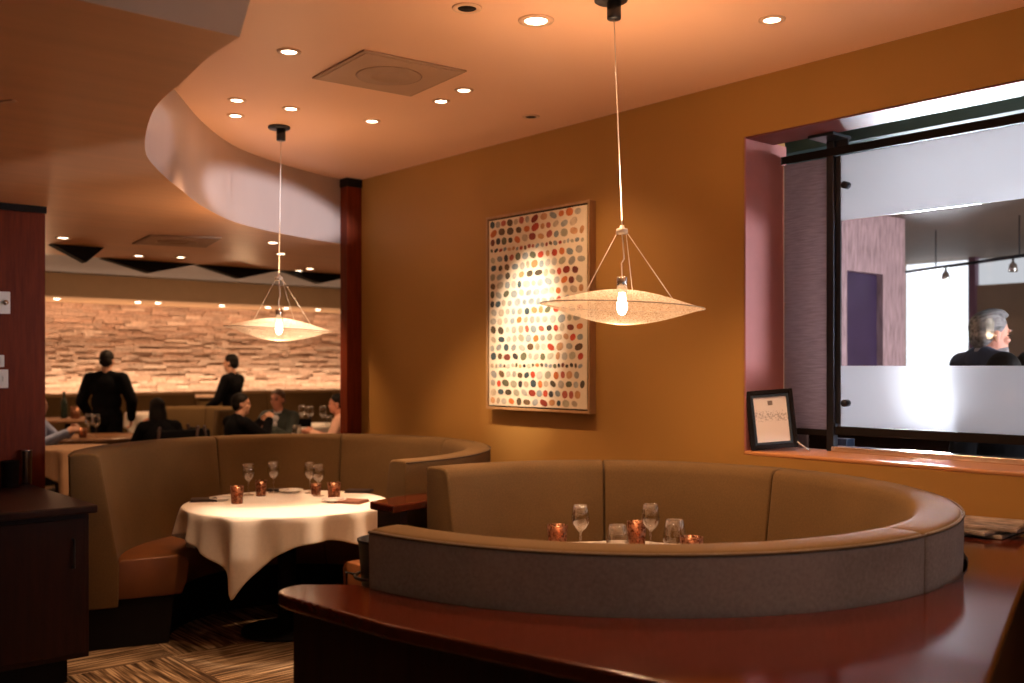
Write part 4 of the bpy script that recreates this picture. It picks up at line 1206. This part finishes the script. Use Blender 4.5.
def uplight(x, y, z, e):  # unseen disc light added to brighten the ceiling
    l = bpy.data.lights.new('ceiling_fill', 'AREA'); l.shape = 'DISK'; l.size = .5; l.energy = e; l.color = (1, .56, .29)
    o = bpy.data.objects.new('ceiling_fill', l); C.objects.link(o); o.location = (x, y, z); o.rotation_euler = (PI, 0, 0)
for lp_, e, u in ((lampA, 2.6, 10), (lampB, 4.5, 5)):
    point('pendant_bulb', (lp_.x, lp_.y, lp_.z - .048), e, (1, .60, .33), .02)
    uplight(lp_.x, lp_.y, lp_.z + .34, u)
# more added ceiling fill, unseen behind and beside the camera
for x, y, u in ((1.9, 1.2, 6), (3.0, -.2, 12)): uplight(x, y, 1.92, u)
# dining room: ceiling spots plus the grazing strips on the stone
for x, y, e in ((2.2, 11, 90), (4.5, 11.2, 110), (6.5, 11.5, 90)):
    spot('dining_lamp', (x, y, 2.72), (x, y + .2, 0), e, 110)
    point('soffit_fill', (x + .6, y - .6, 2.15), 12, WARM, .12)  # bare point added to lift the beige soffit
area('stone_uplight', (4.4, 13.93, 1.20), (4.4, 14.12, 2.0), 9, .06, 72, (1, .62, .38))
area('stone_downlight', (4.4, 13.75, 2.44), (4.4, 14.2, 1.6), 9, .06, 34, (1, .54, .32))
# daylight: the bar's bright window, and the street windows behind the camera, plus added fills
area('bar_daylight', (11.9, (y905 + y970) / 2, 1.55), (4.4, 1.75, 1.72), 1.4, .8, 150, (.88, .92, 1), 20)
area('screen_side_fill', (7.6, -3.5, 2.0), (5.0, 2.6, 1.9), 3.0, 1.6, 45, (.88, .90, 1), 40)  # added fill for the frosted glass and the jamb
point('bar_wall_fill', (10.0, 1.0, 1.5), 110, (1, .82, .66), .2)  # hidden point put in to brighten the far bar wall
area('curtain_fill', (7.0, -2.5, 2.2), (7.8, 4.5, 1.8), 2.0, 1.2, 60, (.95, .9, .92), 60)  # area light added to lift the curtain
area('street_daylight', (-.5, -5.5, 1.7), (1.8, 4, 1.4), 4, 1.6, 10, (.9, .93, 1))
area('booth_side_fill', (4.15, -1.6, 1.95), (2.4, 1.4, 1.0), 2.0, 1.4, 6, (.9, .9, 1), 120)  # cool light added for the right outside of the foreground booth
# added cool spots, squeezed into daylight patches on the curved bulkhead
for tgt, e, sz, sq, roll in (((3.25, 6.35, 2.70), 3000, 15, .26, -.10), ((1.80, 4.6, 2.64), 750, 9, .45, .3)):
    o = spot('bulkhead_patch_spot', (3.0, -.6, 1.9), tgt, e, sz, .45, (.84, .86, 1), .05)
    o.rotation_euler = ((Vector(tgt) - Vector((3.0, -.6, 1.9))).to_track_quat('-Z', 'Y').to_matrix() @ Matrix.Rotation(roll, 3, 'Z')).to_euler()
    o.scale = (1, sq, 1)

# ------------------------------------------------------------------ world, camera, view
w = bpy.data.worlds.new('World'); SC.world = w; w.use_nodes = True
w.node_tree.nodes['Background'].inputs[0].default_value = (.9, .55, .35, 1)
w.node_tree.nodes['Background'].inputs[1].default_value = .012
cam = bpy.data.cameras.new('Camera'); co = bpy.data.objects.new('Camera', cam); C.objects.link(co)
cam.sensor_width = 36; cam.lens = F * 36 / 1024
cam.shift_y = (HY - 341.5) / 1024
co.location = (0, 0, H); co.rotation_euler = (PI / 2, 0, AWAY)
cam.dof.use_dof = True; cam.dof.focus_distance = 4.2; cam.dof.aperture_fstop = 2.0
cam.clip_start = .05
SC.camera = co
SC.view_settings.view_transform = 'Standard'; SC.view_settings.look = 'None'
SC.view_settings.gamma = 1; SC.view_settings.use_curve_mapping = False
SC.view_settings.exposure = 0.0
SC.cycles.use_denoising = True
SC.cycles.max_bounces = 10; SC.cycles.transparent_max_bounces = 16; SC.cycles.diffuse_bounces = 5
SC.cycles.sample_clamp_indirect = 6
